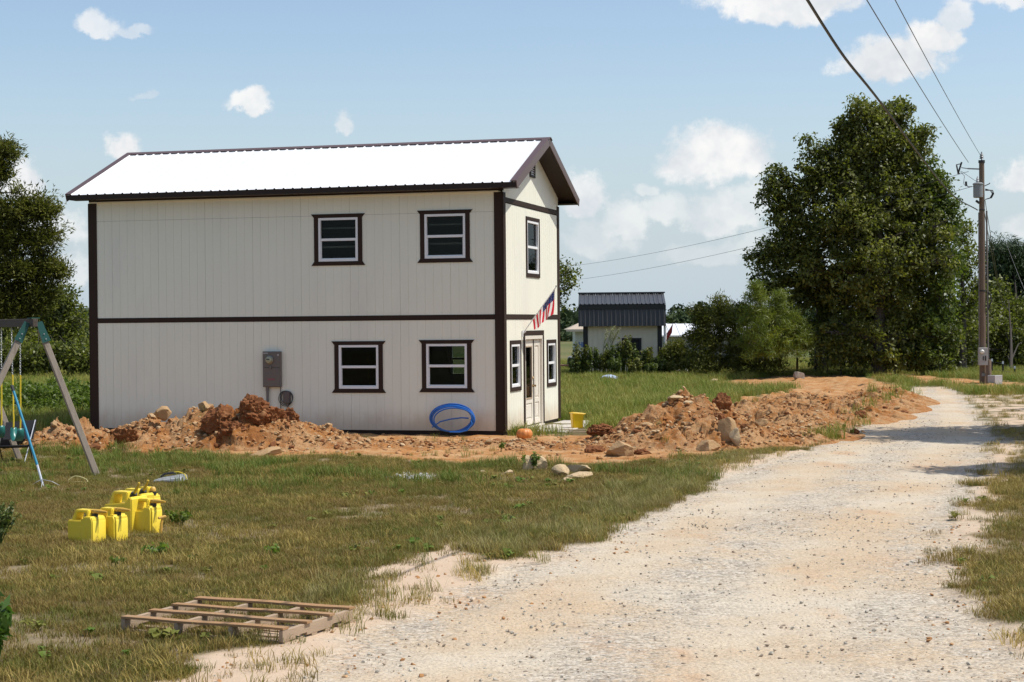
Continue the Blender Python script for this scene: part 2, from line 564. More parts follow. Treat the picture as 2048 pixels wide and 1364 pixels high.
def ground_mat():
    m = bpy.data.materials.new('ground_surface')
    m.use_nodes = True
    g = NT(m.node_tree)
    pos = g.n('ShaderNodeNewGeometry').outputs['Position']
    big, mid = g.noise(pos, 0.35, 5, 0.6), g.noise(pos, 1.7, 5, 0.62)
    fine, grain = g.noise(pos, 14.0, 5, 0.7), g.noise(pos, 55.0, 4, 0.7)
    # soil under the turf, with thatch
    soil = g.mix(g.ramp(mid, 0.35, 0.65), (0.085, 0.082, 0.026), (0.16, 0.125, 0.06))
    soil = g.mix(g.ramp(fine, 0.35, 0.7), soil, (0.18, 0.14, 0.08))
    # sand
    sand = g.mix(mid, (0.50, 0.36, 0.24), (0.60, 0.47, 0.34))
    sand = g.mix(g.ramp(grain, 0.55, 0.72, 0, 0.5), sand, (0.33, 0.22, 0.14))
    # gravel of the drive: pale crushed limestone, orange clay showing between the tracks
    vor = g.n('ShaderNodeTexVoronoi', Scale=26.0)
    g.t.links.new(pos, vor.inputs['Vector'])
    cell = g.n('ShaderNodeSeparateColor', i0=vor.outputs['Color']).outputs[0]
    st = g.mix(cell, (0.25, 0.215, 0.17), (0.63, 0.56, 0.455))
    fill = g.mix(g.ramp(big, 0.35, 0.65), (0.53, 0.39, 0.245), (0.58, 0.495, 0.37))
    # wheel tracks run the length of the drive: packed pale clay in them, loose grey stone between
    tr = g.math('ADD', g.attr('track'), g.math('MULTIPLY', g.math('SUBTRACT', g.noise(pos, 0.8, 4, 0.6), 0.5), 0.16))
    rut = g.math('ADD', g.math('SINE', g.math('MULTIPLY', g.math('SUBTRACT', tr, 0.085), 6.2832 * 2.0)), 0.0)
    orange = g.ramp(g.noise(g.vmath('MULTIPLY', pos, (1.0, 0.45, 1.0)), 0.9, 5, 0.65), 0.52, 0.72, 0, 0.75)
    fill = g.mix(orange, fill, (0.50, 0.29, 0.15))
    cover = g.ramp(g.math('ADD', g.math('MULTIPLY', fine, 0.6), g.math('MULTIPLY', g.noise(pos, 1.1, 5, 0.6), 0.5)), 0.44, 0.66, 0.15, 0.85)
    cover = g.math('MULTIPLY', cover, g.ramp(rut, -0.9, 0.9, 1.15, 0.35))
    grav = g.mix(cover, fill, st)
    v2 = g.n('ShaderNodeTexVoronoi', Scale=44.0)
    g.t.links.new(pos, v2.inputs['Vector'])
    c2 = g.n('ShaderNodeSeparateColor', i0=v2.outputs['Color']).outputs[1]
    speck = g.math('MULTIPLY', g.ramp(c2, 0.80, 0.9, 0, 0.62), g.ramp(rut, -0.9, 0.9, 1.0, 0.45))
    grav = g.mix(speck, grav, (0.20, 0.16, 0.115))
    # dug clay
    clay = g.mix(g.ramp(mid, 0.35, 0.68), (0.37, 0.165, 0.052), (0.47, 0.29, 0.14))
    clay = g.mix(g.ramp(fine, 0.5, 0.72, 0, 0.75), clay, (0.28, 0.115, 0.04))
    clay = g.mix(g.ramp(grain, 0.6, 0.75, 0, 0.6), clay, (0.60, 0.47, 0.33))
    # away across the fields the turf closes up to a green-straw cover
    yy = g.n('ShaderNodeSeparateXYZ', i0=pos).outputs[1]
    fieldc = g.mix(g.ramp(g.noise(pos, 0.06, 5, 0.6), 0.35, 0.65), (0.085, 0.105, 0.03), (0.15, 0.135, 0.055))
    soil = g.mix(g.ramp(yy, 38.0, 62.0), soil, fieldc)
    wg = g.mix(cell, (0.35, 0.34, 0.33), (0.72, 0.71, 0.68))
    c = g.mix(g.attr('sand'), soil, sand)
    c = g.mix(g.attr('road'), c, grav)
    c = g.mix(g.attr('clay'), c, clay)
    c = g.mix(g.attr('white'), c, wg)
    h = g.math('ADD', g.math('MULTIPLY', fine, 0.55), g.math('MULTIPLY', grain, 0.5))
    h = g.math('ADD', h, g.math('MULTIPLY', vor.outputs['Distance'], g.math('MULTIPLY', g.attr('road'), -0.5)))
    bp = g.n('ShaderNodeBump', Height=h, Strength=0.6, Distance=0.04)
    b = g.n('ShaderNodeBsdfPrincipled', Base__Color=c, Roughness=0.9, Normal=bp.outputs[0])
    b.inputs['Specular IOR Level'].default_value = 0.15
    o = g.n('ShaderNodeOutputMaterial')
    g.t.links.new(b.outputs[0], o.inputs[0])
    return m
M_GROUND = ground_mat()


def grow(lo, hi, step, end, k=1.16):
    a = list(np.arange(lo, hi, step))
    s = step
    while a[-1] < end:
        s *= k
        a.append(a[-1] + s)
    return a


def build_ground():
    ys = grow(9.0, 62.0, 0.11, 3500.0)
    back = [9 - 0.11 * (1.3 ** i) * 2 for i in range(1, 24)]
    ys = np.array(sorted([b for b in back if b > -80]) + ys)
    xr = grow(-13.0, 19.0, 0.11, 3200.0)
    xl = [-13 - (x - 19.0) for x in xr if x > 19.0]
    xs = np.array(sorted(xl) + xr)
    X, Y = np.meshgrid(xs, ys)
    x, y = X.ravel(), Y.ravel()
    road, sand, dirt, white, bare = masks(x, y)
    sand = np.maximum(sand, bare * 0.3 * (1 - road) * (y < 60))
    z = gz(x, y)
    # the wheel tracks of the drive, worn a little lower
    z = z - 0.03 * road + 0.035 * road * (fbm(x * 3, y * 3, oct=3, seed=31) - 0.5)
    z += np.where(y > 44, 0.26, 0.10) * dirt * (fbm(x * 2.6, y * 2.6, oct=4, seed=41, rough=0.6) - 0.42)
    xl_ = np.interp(y, TRACK_Y, TRACK_L)
    xr_ = np.interp(y, TRACK_Y, TRACK_R)
    track = (x - xl_) / (xr_ - xl_)
    nx, ny = len(xs), len(ys)
    i = np.arange(nx * ny).reshape(ny, nx)
    q = np.stack([i[:-1, :-1], i[:-1, 1:], i[1:, 1:], i[1:, :-1]], -1).reshape(-1, 4)
    v = np.stack([x, y, z], -1)
    fr = road[q].mean(1) > 0.5
    fd = (dirt[q].mean(1) > 0.5) & ~fr
    for name, sel in (('ground', ~fr & ~fd), ('gravel_road', fr), ('dug_earth', fd)):
        f = q[sel]
        u, inv = np.unique(f, return_inverse=True)
        o = np_mesh(name, v[u], inv.reshape(-1, 4), M_GROUND, True, dict(road=road[u], sand=sand[u], clay=dirt[u], white=white[u], track=track[u]))
        tag(o, kind='structure')
        o['label'] = {'ground': 'grassy ground of the yard and the fields around', 'gravel_road': 'pale gravel drive curving away past the house', 'dug_earth': 'bare orange earth dug up in front of the house'}[name]
build_ground()


# heaps of dug clay: high-resolution relief standing on the ground
def cones(lst):
    """(px, py of the top, depth, half width, half depth) -> cones with their height above ground"""
    out = []
    for (px, py, d, rx, ry) in lst:
        p = far(px, py, d)
        out.append((p.x, d, max(p.z - G0, 0.05), rx, ry))
    return out


HEAP_A = cones([(85, 872, 37.2, .8, 1.1), (120, 848, 37.2, .85, 1.2), (165, 850, 37.4, .7, 1.2), (215, 868, 37.4, .8, 1.2), (255, 852, 37.3, .7, 1.2), (300, 832, 37.3, .8, 1.3), (345, 834, 37.2, .8, 1.3), (410, 812, 37.2, .9, 1.4),
                (455, 822, 37.0, .8, 1.5), (500, 815, 36.9, .85, 1.6), (545, 826, 36.9, .8, 1.5), (590, 845, 36.8, .9, 1.5), (650, 866, 36.6, 1.1, 1.4), (720, 878, 36.4, 1.2, 1.3), (830, 880, 36.6, 1.4, 1.3), (950, 882, 36.6, 1.2, 1.4), (1060, 880, 36.2, 1.0, 1.3), (1130, 884, 35.6, .9, 1.2),
                (280, 878, 35.9, .7, .6), (540, 890, 35.6, .9, .6)])
HEAP_B = cones([(1190, 886, 35.8, .8, 1.2), (1240, 862, 36.0, .8, 1.4), (1290, 830, 36.3, .9, 1.7), (1330, 803, 36.6, .95, 1.9), (1365, 790, 36.8, .95, 2.0), (1400, 791, 36.9, .8, 2.0), (1440, 815, 37.0, .85, 2.0), (1480, 838, 37.2, 1.0, 2.0), (1540, 848, 38.0, 1.2, 2.0), (1600, 858, 39.0, 1.2, 1.8),
                (1640, 862, 39.5, 1.0, 1.5), (1560, 815, 43, 1.6, 2.2), (1640, 812, 45, 1.6, 2.2), (1700, 806, 47, 1.4, 2.4), (1745, 790, 51, 1.3, 2.6), (1775, 778, 55, 1.2, 2.8), (1600, 790, 50, 1.8, 3.0), (1480, 812, 44, 1.4, 2.0), (1250, 895, 34.9, .9, .8), (1400, 885, 35.0, 1.2, .9)])


def heap_z(x, y, lst):
    h = np.zeros_like(x)
    for (cx_, cy_, hh, rx, ry) in lst:
        r = np.sqrt(((x - cx_) / (rx * 1.25)) ** 2 + ((y - cy_) / (ry * 1.15)) ** 2)
        h = np.maximum(h, hh * np.clip(1 - r, 0, 1) ** 0.8 * 1.06)
    return h


def relief(x, y, h):
    a = np.clip(h / 0.25, 0, 1)
    n = fbm(x * 2.2, y * 2.2, oct=3, seed=51) - 0.5
    wx = x + 0.10 * (fbm(x * 7, y * 7, oct=2, seed=53) - .5)
    wy = y + 0.10 * (fbm(x * 7, y * 7, oct=2, seed=54) - .5)
    big = sstep(.45, .6, fbm(x * 1.4, y * 1.4, oct=3, seed=55))
    return h + a * (0.22 * n + (0.05 + 0.16 * big) * facets(wx, wy, .34, 61) + 0.06 * facets(wx, wy, .15, 62) + 0.025 * facets(wx, wy, .075, 63)) + 0.03 * (fbm(x * 14, y * 14, oct=2, seed=81) - 0.5) * a


def facets(x, y, cell, seed):
    """broken ground: every cell of a scattered pattern is a small tilted flat at its own height"""
    gx, gy = x / cell, y / cell
    ix, iy = np.floor(gx), np.floor(gy)
    best = np.full(x.shape, 9.0)
    out = np.zeros(x.shape)
    o0 = np.zeros_like(ix)
    for dy in (-1, 0, 1):
        for dx in (-1, 0, 1):
            a, b = ix + dx, iy + dy
            ex, ey = gx - a - _hash(a, b, o0, seed), gy - b - _hash(a, b, o0, seed + 7)
            d = ex * ex + ey * ey
            k = d < best
            hgt = _hash(a, b, o0, seed + 13) - .5 + (_hash(a, b, o0, seed + 17) - .5) * ex * 1.6 + (_hash(a, b, o0, seed + 19) - .5) * ey * 1.6 - .35 * d
            out = np.where(k, hgt, out)
            best = np.where(k, d, best)
    return out


def heap_mat():
    m = bpy.data.materials.new('clay_heap')
    m.use_nodes = True
    g = NT(m.node_tree)
    pos = g.n('ShaderNodeNewGeometry').outputs['Position']
    mid, fine, grain = g.noise(pos, 1.3, 5, 0.65), g.noise(pos, 9.0, 6, 0.7), g.noise(pos, 45.0, 4, 0.7)
    c = g.mix(g.ramp(mid, 0.36, 0.62), (0.32, 0.13, 0.036), (0.41, 0.235, 0.11))
    c = g.mix(g.ramp(fine, 0.50, 0.72, 0, 0.8), c, (0.48, 0.34, 0.20))
    c = g.mix(g.ramp(g.noise(pos, 3.3, 5, 0.7), 0.52, 0.66, 0, 0.7), c, (0.25, 0.095, 0.03))
    c = g.mix(g.ramp(grain, 0.58, 0.74, 0, 0.5), c, (0.52, 0.39, 0.25))
    c = g.mix(g.attr('moist'), c, g.mix(fine, (0.14, 0.046, 0.013), (0.33, 0.13, 0.038)))
    h = g.math('ADD', g.math('MULTIPLY', fine, 0.8), g.math('MULTIPLY', grain, 0.35))
    bp = g.n('ShaderNodeBump', Height=h, Strength=0.9, Distance=0.06)
    b = g.n('ShaderNodeBsdfPrincipled', Base__Color=c, Roughness=0.95, Normal=bp.outputs[0])
    b.inputs['Specular IOR Level'].default_value = 0.1
    o = g.n('ShaderNodeOutputMaterial')
    g.t.links.new(b.outputs[0], o.inputs[0])
    return m
M_HEAP = heap_mat()


def moist_at(x, y):
    def blob(px, py, d, r):
        c = far(px, py, d)
        return np.clip(1.3 - np.hypot(x - c.x, (y - c.y) * 0.6) / r, 0, 1)
    m = np.maximum.reduce([blob(500, 835, 36.6, .95), blob(430, 850, 36.3, .4), blob(1445, 830, 36.5, .45), blob(545, 835, 36.8, .35), blob(1390, 800, 37.2, .8), blob(1320, 805, 37.0, .35), blob(245, 870, 36.6, .3)])
    return m * sstep(0.35, 0.55, fbm(x * 3, y * 3, oct=4, seed=91))


def build_heap(name, lst, x0, x1, y0, y1, st, label):
    xs, ys = np.arange(x0, x1, st), np.arange(y0, y1, st)
    X, Y = np.meshgrid(xs, ys)
    x, y = X.ravel(), Y.ravel()
    h = heap_z(x, y, lst)
    hz = relief(x, y, h)
    z = gz(x, y) + hz - 0.03
    keep = h > 0.015
    i = np.arange(x.size).reshape(Y.shape)
    q = np.stack([i[:-1, :-1], i[:-1, 1:], i[1:, 1:], i[1:, :-1]], -1).reshape(-1, 4)
    q = q[keep[q].any(1)]
    z = np.where(keep, z, gz(x, y) - 0.12)
    # overhanging crumbs: push sideways with noise
    jx = (fbm(x * 6, y * 6, oct=2, seed=101) - 0.5) * 0.10 * np.clip(h * 4, 0, 1)
    jy = (fbm(x * 6, y * 6, oct=2, seed=111) - 0.5) * 0.10 * np.clip(h * 4, 0, 1)
    u, inv = np.unique(q, return_inverse=True)
    v = np.stack([x + jx, y + jy, z], -1)[u]
    o = np_mesh(name, v, inv.reshape(-1, 4), M_HEAP, False, dict(moist=moist_at(x[u], y[u])))
    tag(o, label, 'dirt heap', 'heaps of dug clay')
    return o
build_heap('dirt_heap', HEAP_A, -11.0, 3.0, 33.6, 39.2, 0.027, 'long low ridge of orange clay spoil in front of the white wall')
build_heap('dirt_heap', HEAP_B, 0.8, 16.0, 32.6, 60.0, 0.034, 'rocky clay spoil heap beside the gravel drive, right of the house')


def ground_top(x, y):
    x, y = np.atleast_1d(np.asarray(x, float)), np.atleast_1d(np.asarray(y, float))
    h = np.maximum(heap_z(x, y, HEAP_A), heap_z(x, y, HEAP_B))
    return np.where(h > 0.015, gz(x, y) + relief(x, y, h) - 0.03, gz(x, y))


def top1(x, y):
    return float(ground_top(x, y)[0])

# ------------------------------------------------------------------ the house
HX, HY, YAW, HL, HW = -0.1946, 39.7111, 0.258253, 10.3646, 5.4814
EAVE, RIDGE_B, EAVE_Z, SLOPE = 0.45, 2.74, 5.63, 0.40
RIDGE_Z = EAVE_Z + (RIDGE_B + EAVE) * SLOPE
ROOF_X0, ROOF_X1 = -HL - 0.36, 0.45


def rect_minus(u0, u1, z0, z1, holes):
    """column u0..u1 between z0 and z1, less the holes that cover it"""
    segs = [(z0, z1)]
    for (a, b, c, d) in holes:
        if a < u1 - 1e-6 and b > u0 + 1e-6:
            nx = []
            for (p, q) in segs:
                if c > p: nx.append((p, min(q, c)))
                if d < q: nx.append((max(p, d), q))
            segs = [(p, q) for p, q in nx if q - p > 1e-4]
    return segs


def columns(u0, u1, holes, cuts=()):
    e = sorted({u0, u1, *[h for q in holes for h in q[:2] if u0 < h < u1], *[c for c in cuts if u0 < c < u1]})
    return list(zip(e[:-1], e[1:]))


house = thing('house', 'white two-storey house with brown trim and a white ribbed metal roof', 'house', (HX, HY, 0), -YAW)
# openings: (u0, u1, z0, z1); on the long wall u is -x, on the gable u is y
WIN_LONG = [(3.966, 4.44), (1.364, 4.465), (3.49, 1.468), (1.35, 1.485)]       # centre u, centre z
LW, LH = 0.98, 1.02
HOLES_L = [(c - LW / 2, c + LW / 2, z - LH / 2, z + LH / 2) for c, z in WIN_LONG]
WIN_GABLE = [(2.752, 4.285, 1.14, 1.27), (1.0, 1.465, 0.8, 1.0), (4.59, 1.44, 0.8, 1.0)]      # centre, centre z, w, h
HOLES_G = [(c - w / 2, c + w / 2, z - h / 2, z + h / 2) for c, z, w, h in WIN_GABLE] + [(1.87, 3.63, -0.05, 2.15)]
VENT = (2.49, 2.99, 5.98, 6.42)


def long_pt(u, d, z):            # point on the long wall, d outward
    return (-u, -d, z)


def gable_pt(u, d, z):
    return (d, u, z)


def wall_box(mb, pt, u0, u1, d0, d1, z0, z1a, z1b=None):
    z1b = z1a if z1b is None else z1b
    vs = [pt(u0, d0, z0), pt(u1, d0, z0), pt(u1, d1, z0), pt(u0, d1, z0), pt(u0, d0, z1a), pt(u1, d0, z1b), pt(u1, d1, z1b), pt(u0, d1, z1a)]
    mb.add(vs, [(0, 1, 2, 3), (4, 5, 6, 7), (0, 1, 5, 4), (1, 2, 6, 5), (2, 3, 7, 6), (3, 0, 4, 7)])


def roof_under(b):
    return EAVE_Z + (min(b, 2 * RIDGE_B - b) + EAVE) * SLOPE - 0.16


BOARD = 0.2032


def siding(pt, u0, u1, z0, z1, holes, roofline=None, panel=1.2192, start=None):
    p = u0
    while p < u1 - 0.02:
        q = min(p + panel, u1)
        mb = MB()
        k = p
        gv = 0.0032
        while k < q - 0.01:
            k2 = min(k + BOARD, q)
            for (a, b) in columns(k + gv, k2 - gv, holes, (RIDGE_B,) if roofline else ()):
                if roofline:
                    ta, tb = min(z1, roofline(a)), min(z1, roofline(b))
                    for (c, d) in rect_minus(a, b, z0, 99, holes):
                        if d == 99: wall_box(mb, pt, a, b, 0.0, 0.013, c, ta, tb)
                        else: wall_box(mb, pt, a, b, 0.0, 0.013, c, d)
                else:
                    for (c, d) in rect_minus(a, b, z0, z1, holes):
                        wall_box(mb, pt, a, b, 0.0, 0.013, c, d)
            k = k2
        # the recessed face between the boards, as deep as the grooves
        for (a, b) in columns(p + 0.0012, q - 0.0012, holes, (RIDGE_B,) if roofline else ()):
            if roofline:
                ta, tb = min(z1, roofline(a)) - 0.002, min(z1, roofline(b)) - 0.002
                for (c, d) in rect_minus(a, b, z0 + 0.002, 99, holes):
                    wall_box(mb, pt, a, b, -0.004, 0.0085, c, ta if d == 99 else d, tb if d == 99 else d)
            else:
                for (c, d) in rect_minus(a, b, z0 + 0.002, z1 - 0.002, holes):
                    wall_box(mb, pt, a, b, -0.004, 0.0085, c, d)
        if mb.v: mb.build('siding_panel', M_WHITE, house)
        p = q


BELT = 2.6
siding(long_pt, 0.02, HL - 0.02, 0.0, BELT - 0.06, HOLES_L)
siding(long_pt, 0.02, HL - 0.02, BELT + 0.06, 5.0, HOLES_L)
siding(long_pt, 0.02, HL - 0.02, 5.004, 5.46, HOLES_L)
siding(gable_pt, 0.02, HW - 0.02, 0.0, BELT - 0.06, HOLES_G)
siding(gable_pt, 0.02, HW - 0.02, BELT + 0.06, 5.2, HOLES_G)
siding(gable_pt, 0.02, HW - 0.02, 5.34, 9, [VENT], roofline=roof_under)


def back_pt(u, d, z):
    return (-u, HW + d, z)


def left_pt(u, d, z):
    return (-HL - d, u, z)
# window in the rear wall that is seen through the right-hand ground-floor window
HOLE_B = [(1.75, 2.92, 1.07, 2.0)]


def wall_sheet(name, pt, u0, u1, z0, z1, holes, d0, d1, m, roofline=None):
    mb = MB()
    for (a, b) in columns(u0, u1, holes, (RIDGE_B,) if roofline else ()):
        for (c, d) in rect_minus(a, b, z0, z1, holes):
            if roofline and d == z1: wall_box(mb, pt, a, b, d0, d1, c, roofline(a), roofline(b))
            else: wall_box(mb, pt, a, b, d0, d1, c, d)
    return mb.build(name, m, house)
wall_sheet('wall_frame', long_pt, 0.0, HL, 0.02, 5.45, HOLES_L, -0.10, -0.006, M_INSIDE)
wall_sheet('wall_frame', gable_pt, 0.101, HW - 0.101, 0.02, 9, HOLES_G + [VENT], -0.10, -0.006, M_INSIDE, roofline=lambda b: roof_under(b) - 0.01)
wall_sheet('rear_wall', back_pt, 0.0, HL, 0.0, 5.45, HOLE_B, -0.10, 0.013, M_WHITE)
wall_sheet('end_wall', left_pt, 0.101, HW - 0.101, 0.0, 9, [], -0.10, 0.013, M_WHITE, roofline=lambda b: roof_under(b) - 0.01)
mb = MB()
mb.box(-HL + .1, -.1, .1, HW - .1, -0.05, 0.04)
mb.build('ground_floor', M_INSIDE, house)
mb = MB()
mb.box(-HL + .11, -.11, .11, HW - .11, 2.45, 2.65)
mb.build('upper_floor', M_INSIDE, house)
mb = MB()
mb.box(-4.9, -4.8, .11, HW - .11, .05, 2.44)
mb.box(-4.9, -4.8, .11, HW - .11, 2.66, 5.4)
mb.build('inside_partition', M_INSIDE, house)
mb = MB()
mb.box(-HL + .03, -.03, .03, HW - .03, -0.22, -0.004)
mb.build('foundation', M_DARKMETAL, house)

# corner trims: two boards meeting at each corner
def corner(name, cx, cy, sx, sy, z0=-0.01, z1=5.44):
    mb = MB()
    w, t = 0.19, 0.022
    x0, x1 = sorted((cx, cx - sx * w))
    mb.box(x0, x1, *sorted((cy + sy * 0.0135, cy + sy * (0.0135 + t))), z0, z1)
    y0, y1 = sorted((cy + sy * (0.0135 + t), cy - sy * (w - 0.02)))
    mb.box(*sorted((cx + sx * 0.0135, cx + sx * (0.0135 + t))), y0, y1, z0, z1)
    mb.box(*sorted((cx, cx + sx * 0.0135)), *sorted((cy + sy * 0.0135, cy + sy * (0.0135 + t))), z0, z1)
    mb.build(name, M_BROWN, house, 0.003)
corner('corner_trim', 0, 0, 1, -1)
corner('corner_trim', 0, HW, 1, 1)
corner('corner_trim', -HL, 0, -1, -1)
corner('corner_trim', -HL, HW, -1, 1)


def trim(name, pt, u0, u1, z0, z1, d=0.03, m=M_BROWN):
    mb = MB()
    wall_box(mb, pt, u0, u1, 0.0142, d, z0, z1)
    return mb.build(name, m, house, 0.003)
trim('belt_trim', long_pt, 0.192, HL - 0.192, BELT - 0.052, BELT + 0.052)
trim('belt_trim', gable_pt, 0.172, HW - 0.172, BELT - 0.052, BELT + 0.052)
trim('belt_trim', gable_pt, 0.172, HW - 0.172, 5.215, 5.325)
trim('frieze_board', long_pt, 0.08, HL - 0.0, 5.4405, 5.4745, 0.05, M_WHITE)

# roof ------------------------------------------------
ang = math.atan(SLOPE)
RL = (RIDGE_B + EAVE) / math.cos(ang)        # length of the slope


def slope_pt(side):
    """s: along the slope from the eave, h: above the sheet"""
    def f(x, s_, h):
        b = -EAVE + s_ * math.cos(ang) - h * math.sin(ang)
        z = EAVE_Z + s_ * math.sin(ang) + h * math.cos(ang)
        return (x, b if side == 0 else 2 * RIDGE_B - b, z)
    return f


def roof_panel(pt, x0, x1, jit):
    prof = []
    rib = 0.2286
    k = x0
    prof.append((x0, 0.0))
    c = x0 + rib / 2
    while c < x1 - 0.03:
        prof += [(c - 0.03, 0), (c - 0.013, 0.02), (c + 0.013, 0.02), (c + 0.03, 0)]
        c += rib
    prof.append((x1 - 0.0015, 0.0))
    mb = MB()
    L0, L1 = -0.035, RL - 0.02
    vs = []
    for (s_, dh) in ((L0, jit), (L1, jit)):
        for t in (0.004, 0.0032):
            pass
    n = len(prof)
    for s_ in (L0, L1):
        vs += [pt(x, s_, h + 0.006 + jit) for x, h in prof]
        vs += [pt(x, s_, h + 0.003 + jit) for x, h in prof]
    fs = []
    for i in range(n - 1):
        fs += [(i, i + 1, 2 * n + i + 1, 2 * n + i), (n + i, 3 * n + i, 3 * n + i + 1, n + i + 1),
               (i, n + i, n + i + 1, i + 1), (2 * n + i, 2 * n + i + 1, 3 * n + i + 1, 3 * n + i)]
    fs += [(0, 2 * n, 3 * n, n), (n - 1, 2 * n - 1, 4 * n - 1, 3 * n - 1)]
    mb.add(vs, fs)
    mb.build('roof_panel', M_ROOF, house)
for side in (0, 1):
    x = ROOF_X0
    i = 0
    while x < ROOF_X1 - 0.05:
        x2 = min(x + 0.9144, ROOF_X1)
        roof_panel(slope_pt(side), x, x2, 0.0011 * (i % 2))
        x = x2
        i += 1
    f = slope_pt(side)
    mb = MB()
    t = 0.15
    vs = [f(xx, s_, h) for xx in (ROOF_X0 + .01, ROOF_X1 - .01) for s_ in (0.06, RL - 0.001) for h in (-t + .005, -0.002)]
    mb.add(vs, [(0, 1, 3, 2), (4, 6, 7, 5), (0, 4, 5, 1), (2, 3, 7, 6), (0, 2, 6, 4), (1, 5, 7, 3)])
    mb.build('roof_deck', M_DARKMETAL, house)
    # rake trims at both ends: a face board and a flange lapping on to the sheet
    for (xe, sx) in ((ROOF_X1, 1), (ROOF_X0, -1)):
        mb = MB()
        for (xa, xb, ha, hb) in ((xe + sx * 0.001, xe + sx * 0.022, -0.15, 0.034), (xe - sx * 0.13, xe + sx * 0.022, 0.0345, 0.042)):
            vs = [f(xx, s_, h) for xx in (xa, xb) for s_ in (-0.045, RL - 0.003) for h in (ha, hb)]
            mb.add(vs, [(0, 1, 3, 2), (4, 6, 7, 5), (0, 4, 5, 1), (2, 3, 7, 6), (0, 2, 6, 4), (1, 5, 7, 3)])
        mb.build('rake_trim', M_BROWNMETAL, house)
    # eave fascia and boxed soffit
    yb = -EAVE if side == 0 else 2 * RIDGE_B + EAVE
    sg = -1 if side == 0 else 1
    mb = MB()
    mb.box(ROOF_X0 + .002, ROOF_X1 - .002, *sorted((yb, yb + sg * 0.022)), EAVE_Z - 0.125, EAVE_Z - 0.004)
    mb.build('eave_fascia', M_DARKMETAL, house)
    mb = MB()
    ya = yb - sg * 0.002
    yw = 0.02 if side == 0 else HW - 0.02
    mb.box(ROOF_X0 + .03, ROOF_X1 - .03, *sorted((ya, -0.054 if side == 0 else HW + 0.054)), EAVE_Z - 0.122, EAVE_Z - 0.108)
    mb.build('soffit', M_DARKMETAL, house)
    mb = MB()
    mb.box(-HL, 0.036, *sorted((-0.053 if side == 0 else HW + 0.053, 0.0 if side == 0 else HW)), 5.476, 5.55)
    mb.build('frieze_board', M_DARKMETAL, house)
f = slope_pt(0)
mb = MB()
for side in (0, 1):
    f = slope_pt(side)
    vs = [f(xx, s_, h) for xx in (ROOF_X0 - .03, ROOF_X1 + .05) for s_ in (RL - 0.17, RL + 0.012) for h in (0.0300, 0.0375)]
    mb.add(vs, [(0, 1, 3, 2), (4, 6, 7, 5), (0, 4, 5, 1), (2, 3, 7, 6), (0, 2, 6, 4), (1, 5, 7, 3)])
mb.build('ridge_cap', M_BROWNMETAL, house)


# windows ------------------------------------------------
def window(pt, c, z, w, h, flare=True, battens=False, tw=0.105, lower_dark=False):
    mb = MB()
    fw = 0.055
    u0, u1, z0, z1 = c - w / 2, c + w / 2, z - h / 2, z + h / 2
    e = 0.002
    for (a, b, p, q) in ((u0 + e, u1 - e, z1 - fw, z1 - e), (u0 + e, u1 - e, z0 + e, z0 + fw), (u0 + e, u0 + fw, z0 + fw, z1 - fw), (u1 - fw, u1 - e, z0 + fw, z1 - fw)):
        wall_box(mb, pt, a, b, -0.06, 0.028, p, q)
    win = mb.build('window', M_VINYL, house)
    zm = z
    mb = MB()
    wall_box(mb, pt, u0 + fw, u1 - fw, -0.035, 0.012, zm - 0.03, zm + 0.03)
    mb.build('meeting_rail', M_VINYL, win, 0.003)
    # lower sash stands proud of the upper one
    mb = MB()
    s_ = 0.018
    a, b, p, q = u0 + fw, u1 - fw, z0 + fw, zm - 0.035
    for (i, j, k, l) in ((a, b, p, p + s_ * 1.2), (a, a + s_, p + s_ * 1.2, q), (b - s_, b, p + s_ * 1.2, q)):
        wall_box(mb, pt, i, j, -0.028, 0.004, k, l)
    mb.build('sash', M_VINYL, win, 0.002)
    for (p, q, dd) in ((z0 + fw + .03, zm - 0.035, -0.018), (zm + 0.035, z1 - fw, -0.03)):
        mb = MB()
        wall_box(mb, pt, u0 + fw + .001, u1 - fw - .001, dd - 0.004, dd, p + .001, q - .001)
        mb.build('pane', M_GLASS, win)
    # brown casing
    fl = 0.07 if flare else 0.0
    t = 0.034
    o0, o1 = u0 - tw, u1 + tw
    def trap(ua, ub, va, vb, za, zb):
        m_ = MB()
        vs = [pt(ua, d, za) for d in (0.0145, t)] + [pt(ub, d, za) for d in (0.0145, t)] + [pt(vb, d, zb) for d in (0.0145, t)] + [pt(va, d, zb) for d in (0.0145, t)]
        m_.add(vs, [(0, 2, 4, 6), (1, 7, 5, 3), (0, 1, 3, 2), (2, 3, 5, 4), (4, 5, 7, 6), (6, 7, 1, 0)])
        m_.build('casing', M_BROWN, win)
    trap(o0, o1, o0 - fl, o1 + fl, z1 + .001, z1 + 0.088)
    trap(o0 - fl, o1 + fl, o0, o1, z0 - 0.095, z0 - .001)
    trap(o0, u0 - .001, o0, u0 - .001, z0, z1)
    trap(u1 + .001, o1, u1 + .001, o1, z0, z1)
    if battens:
        for (zz, hh) in ((z1 - 0.235, 0.035), (zm - 0.165, 0.045)):
            mb = MB()
            wall_box(mb, pt, u0 + .04, u1 - .04, -0.16, -0.13, zz - hh / 2, zz + hh / 2)
            mb.build('inside_rail', M_BATTEN, win)
    return win
for i, (c, z) in enumerate(WIN_LONG):
    window(long_pt, c, z, LW, LH, battens=(i < 2))
for i, (c, z, w, h) in enumerate(WIN_GABLE):
    window(gable_pt, c, z, w, h, flare=False, battens=(i == 0), tw=0.10)

window(back_pt, 2.335, 1.535, 1.17, .93, flare=False)
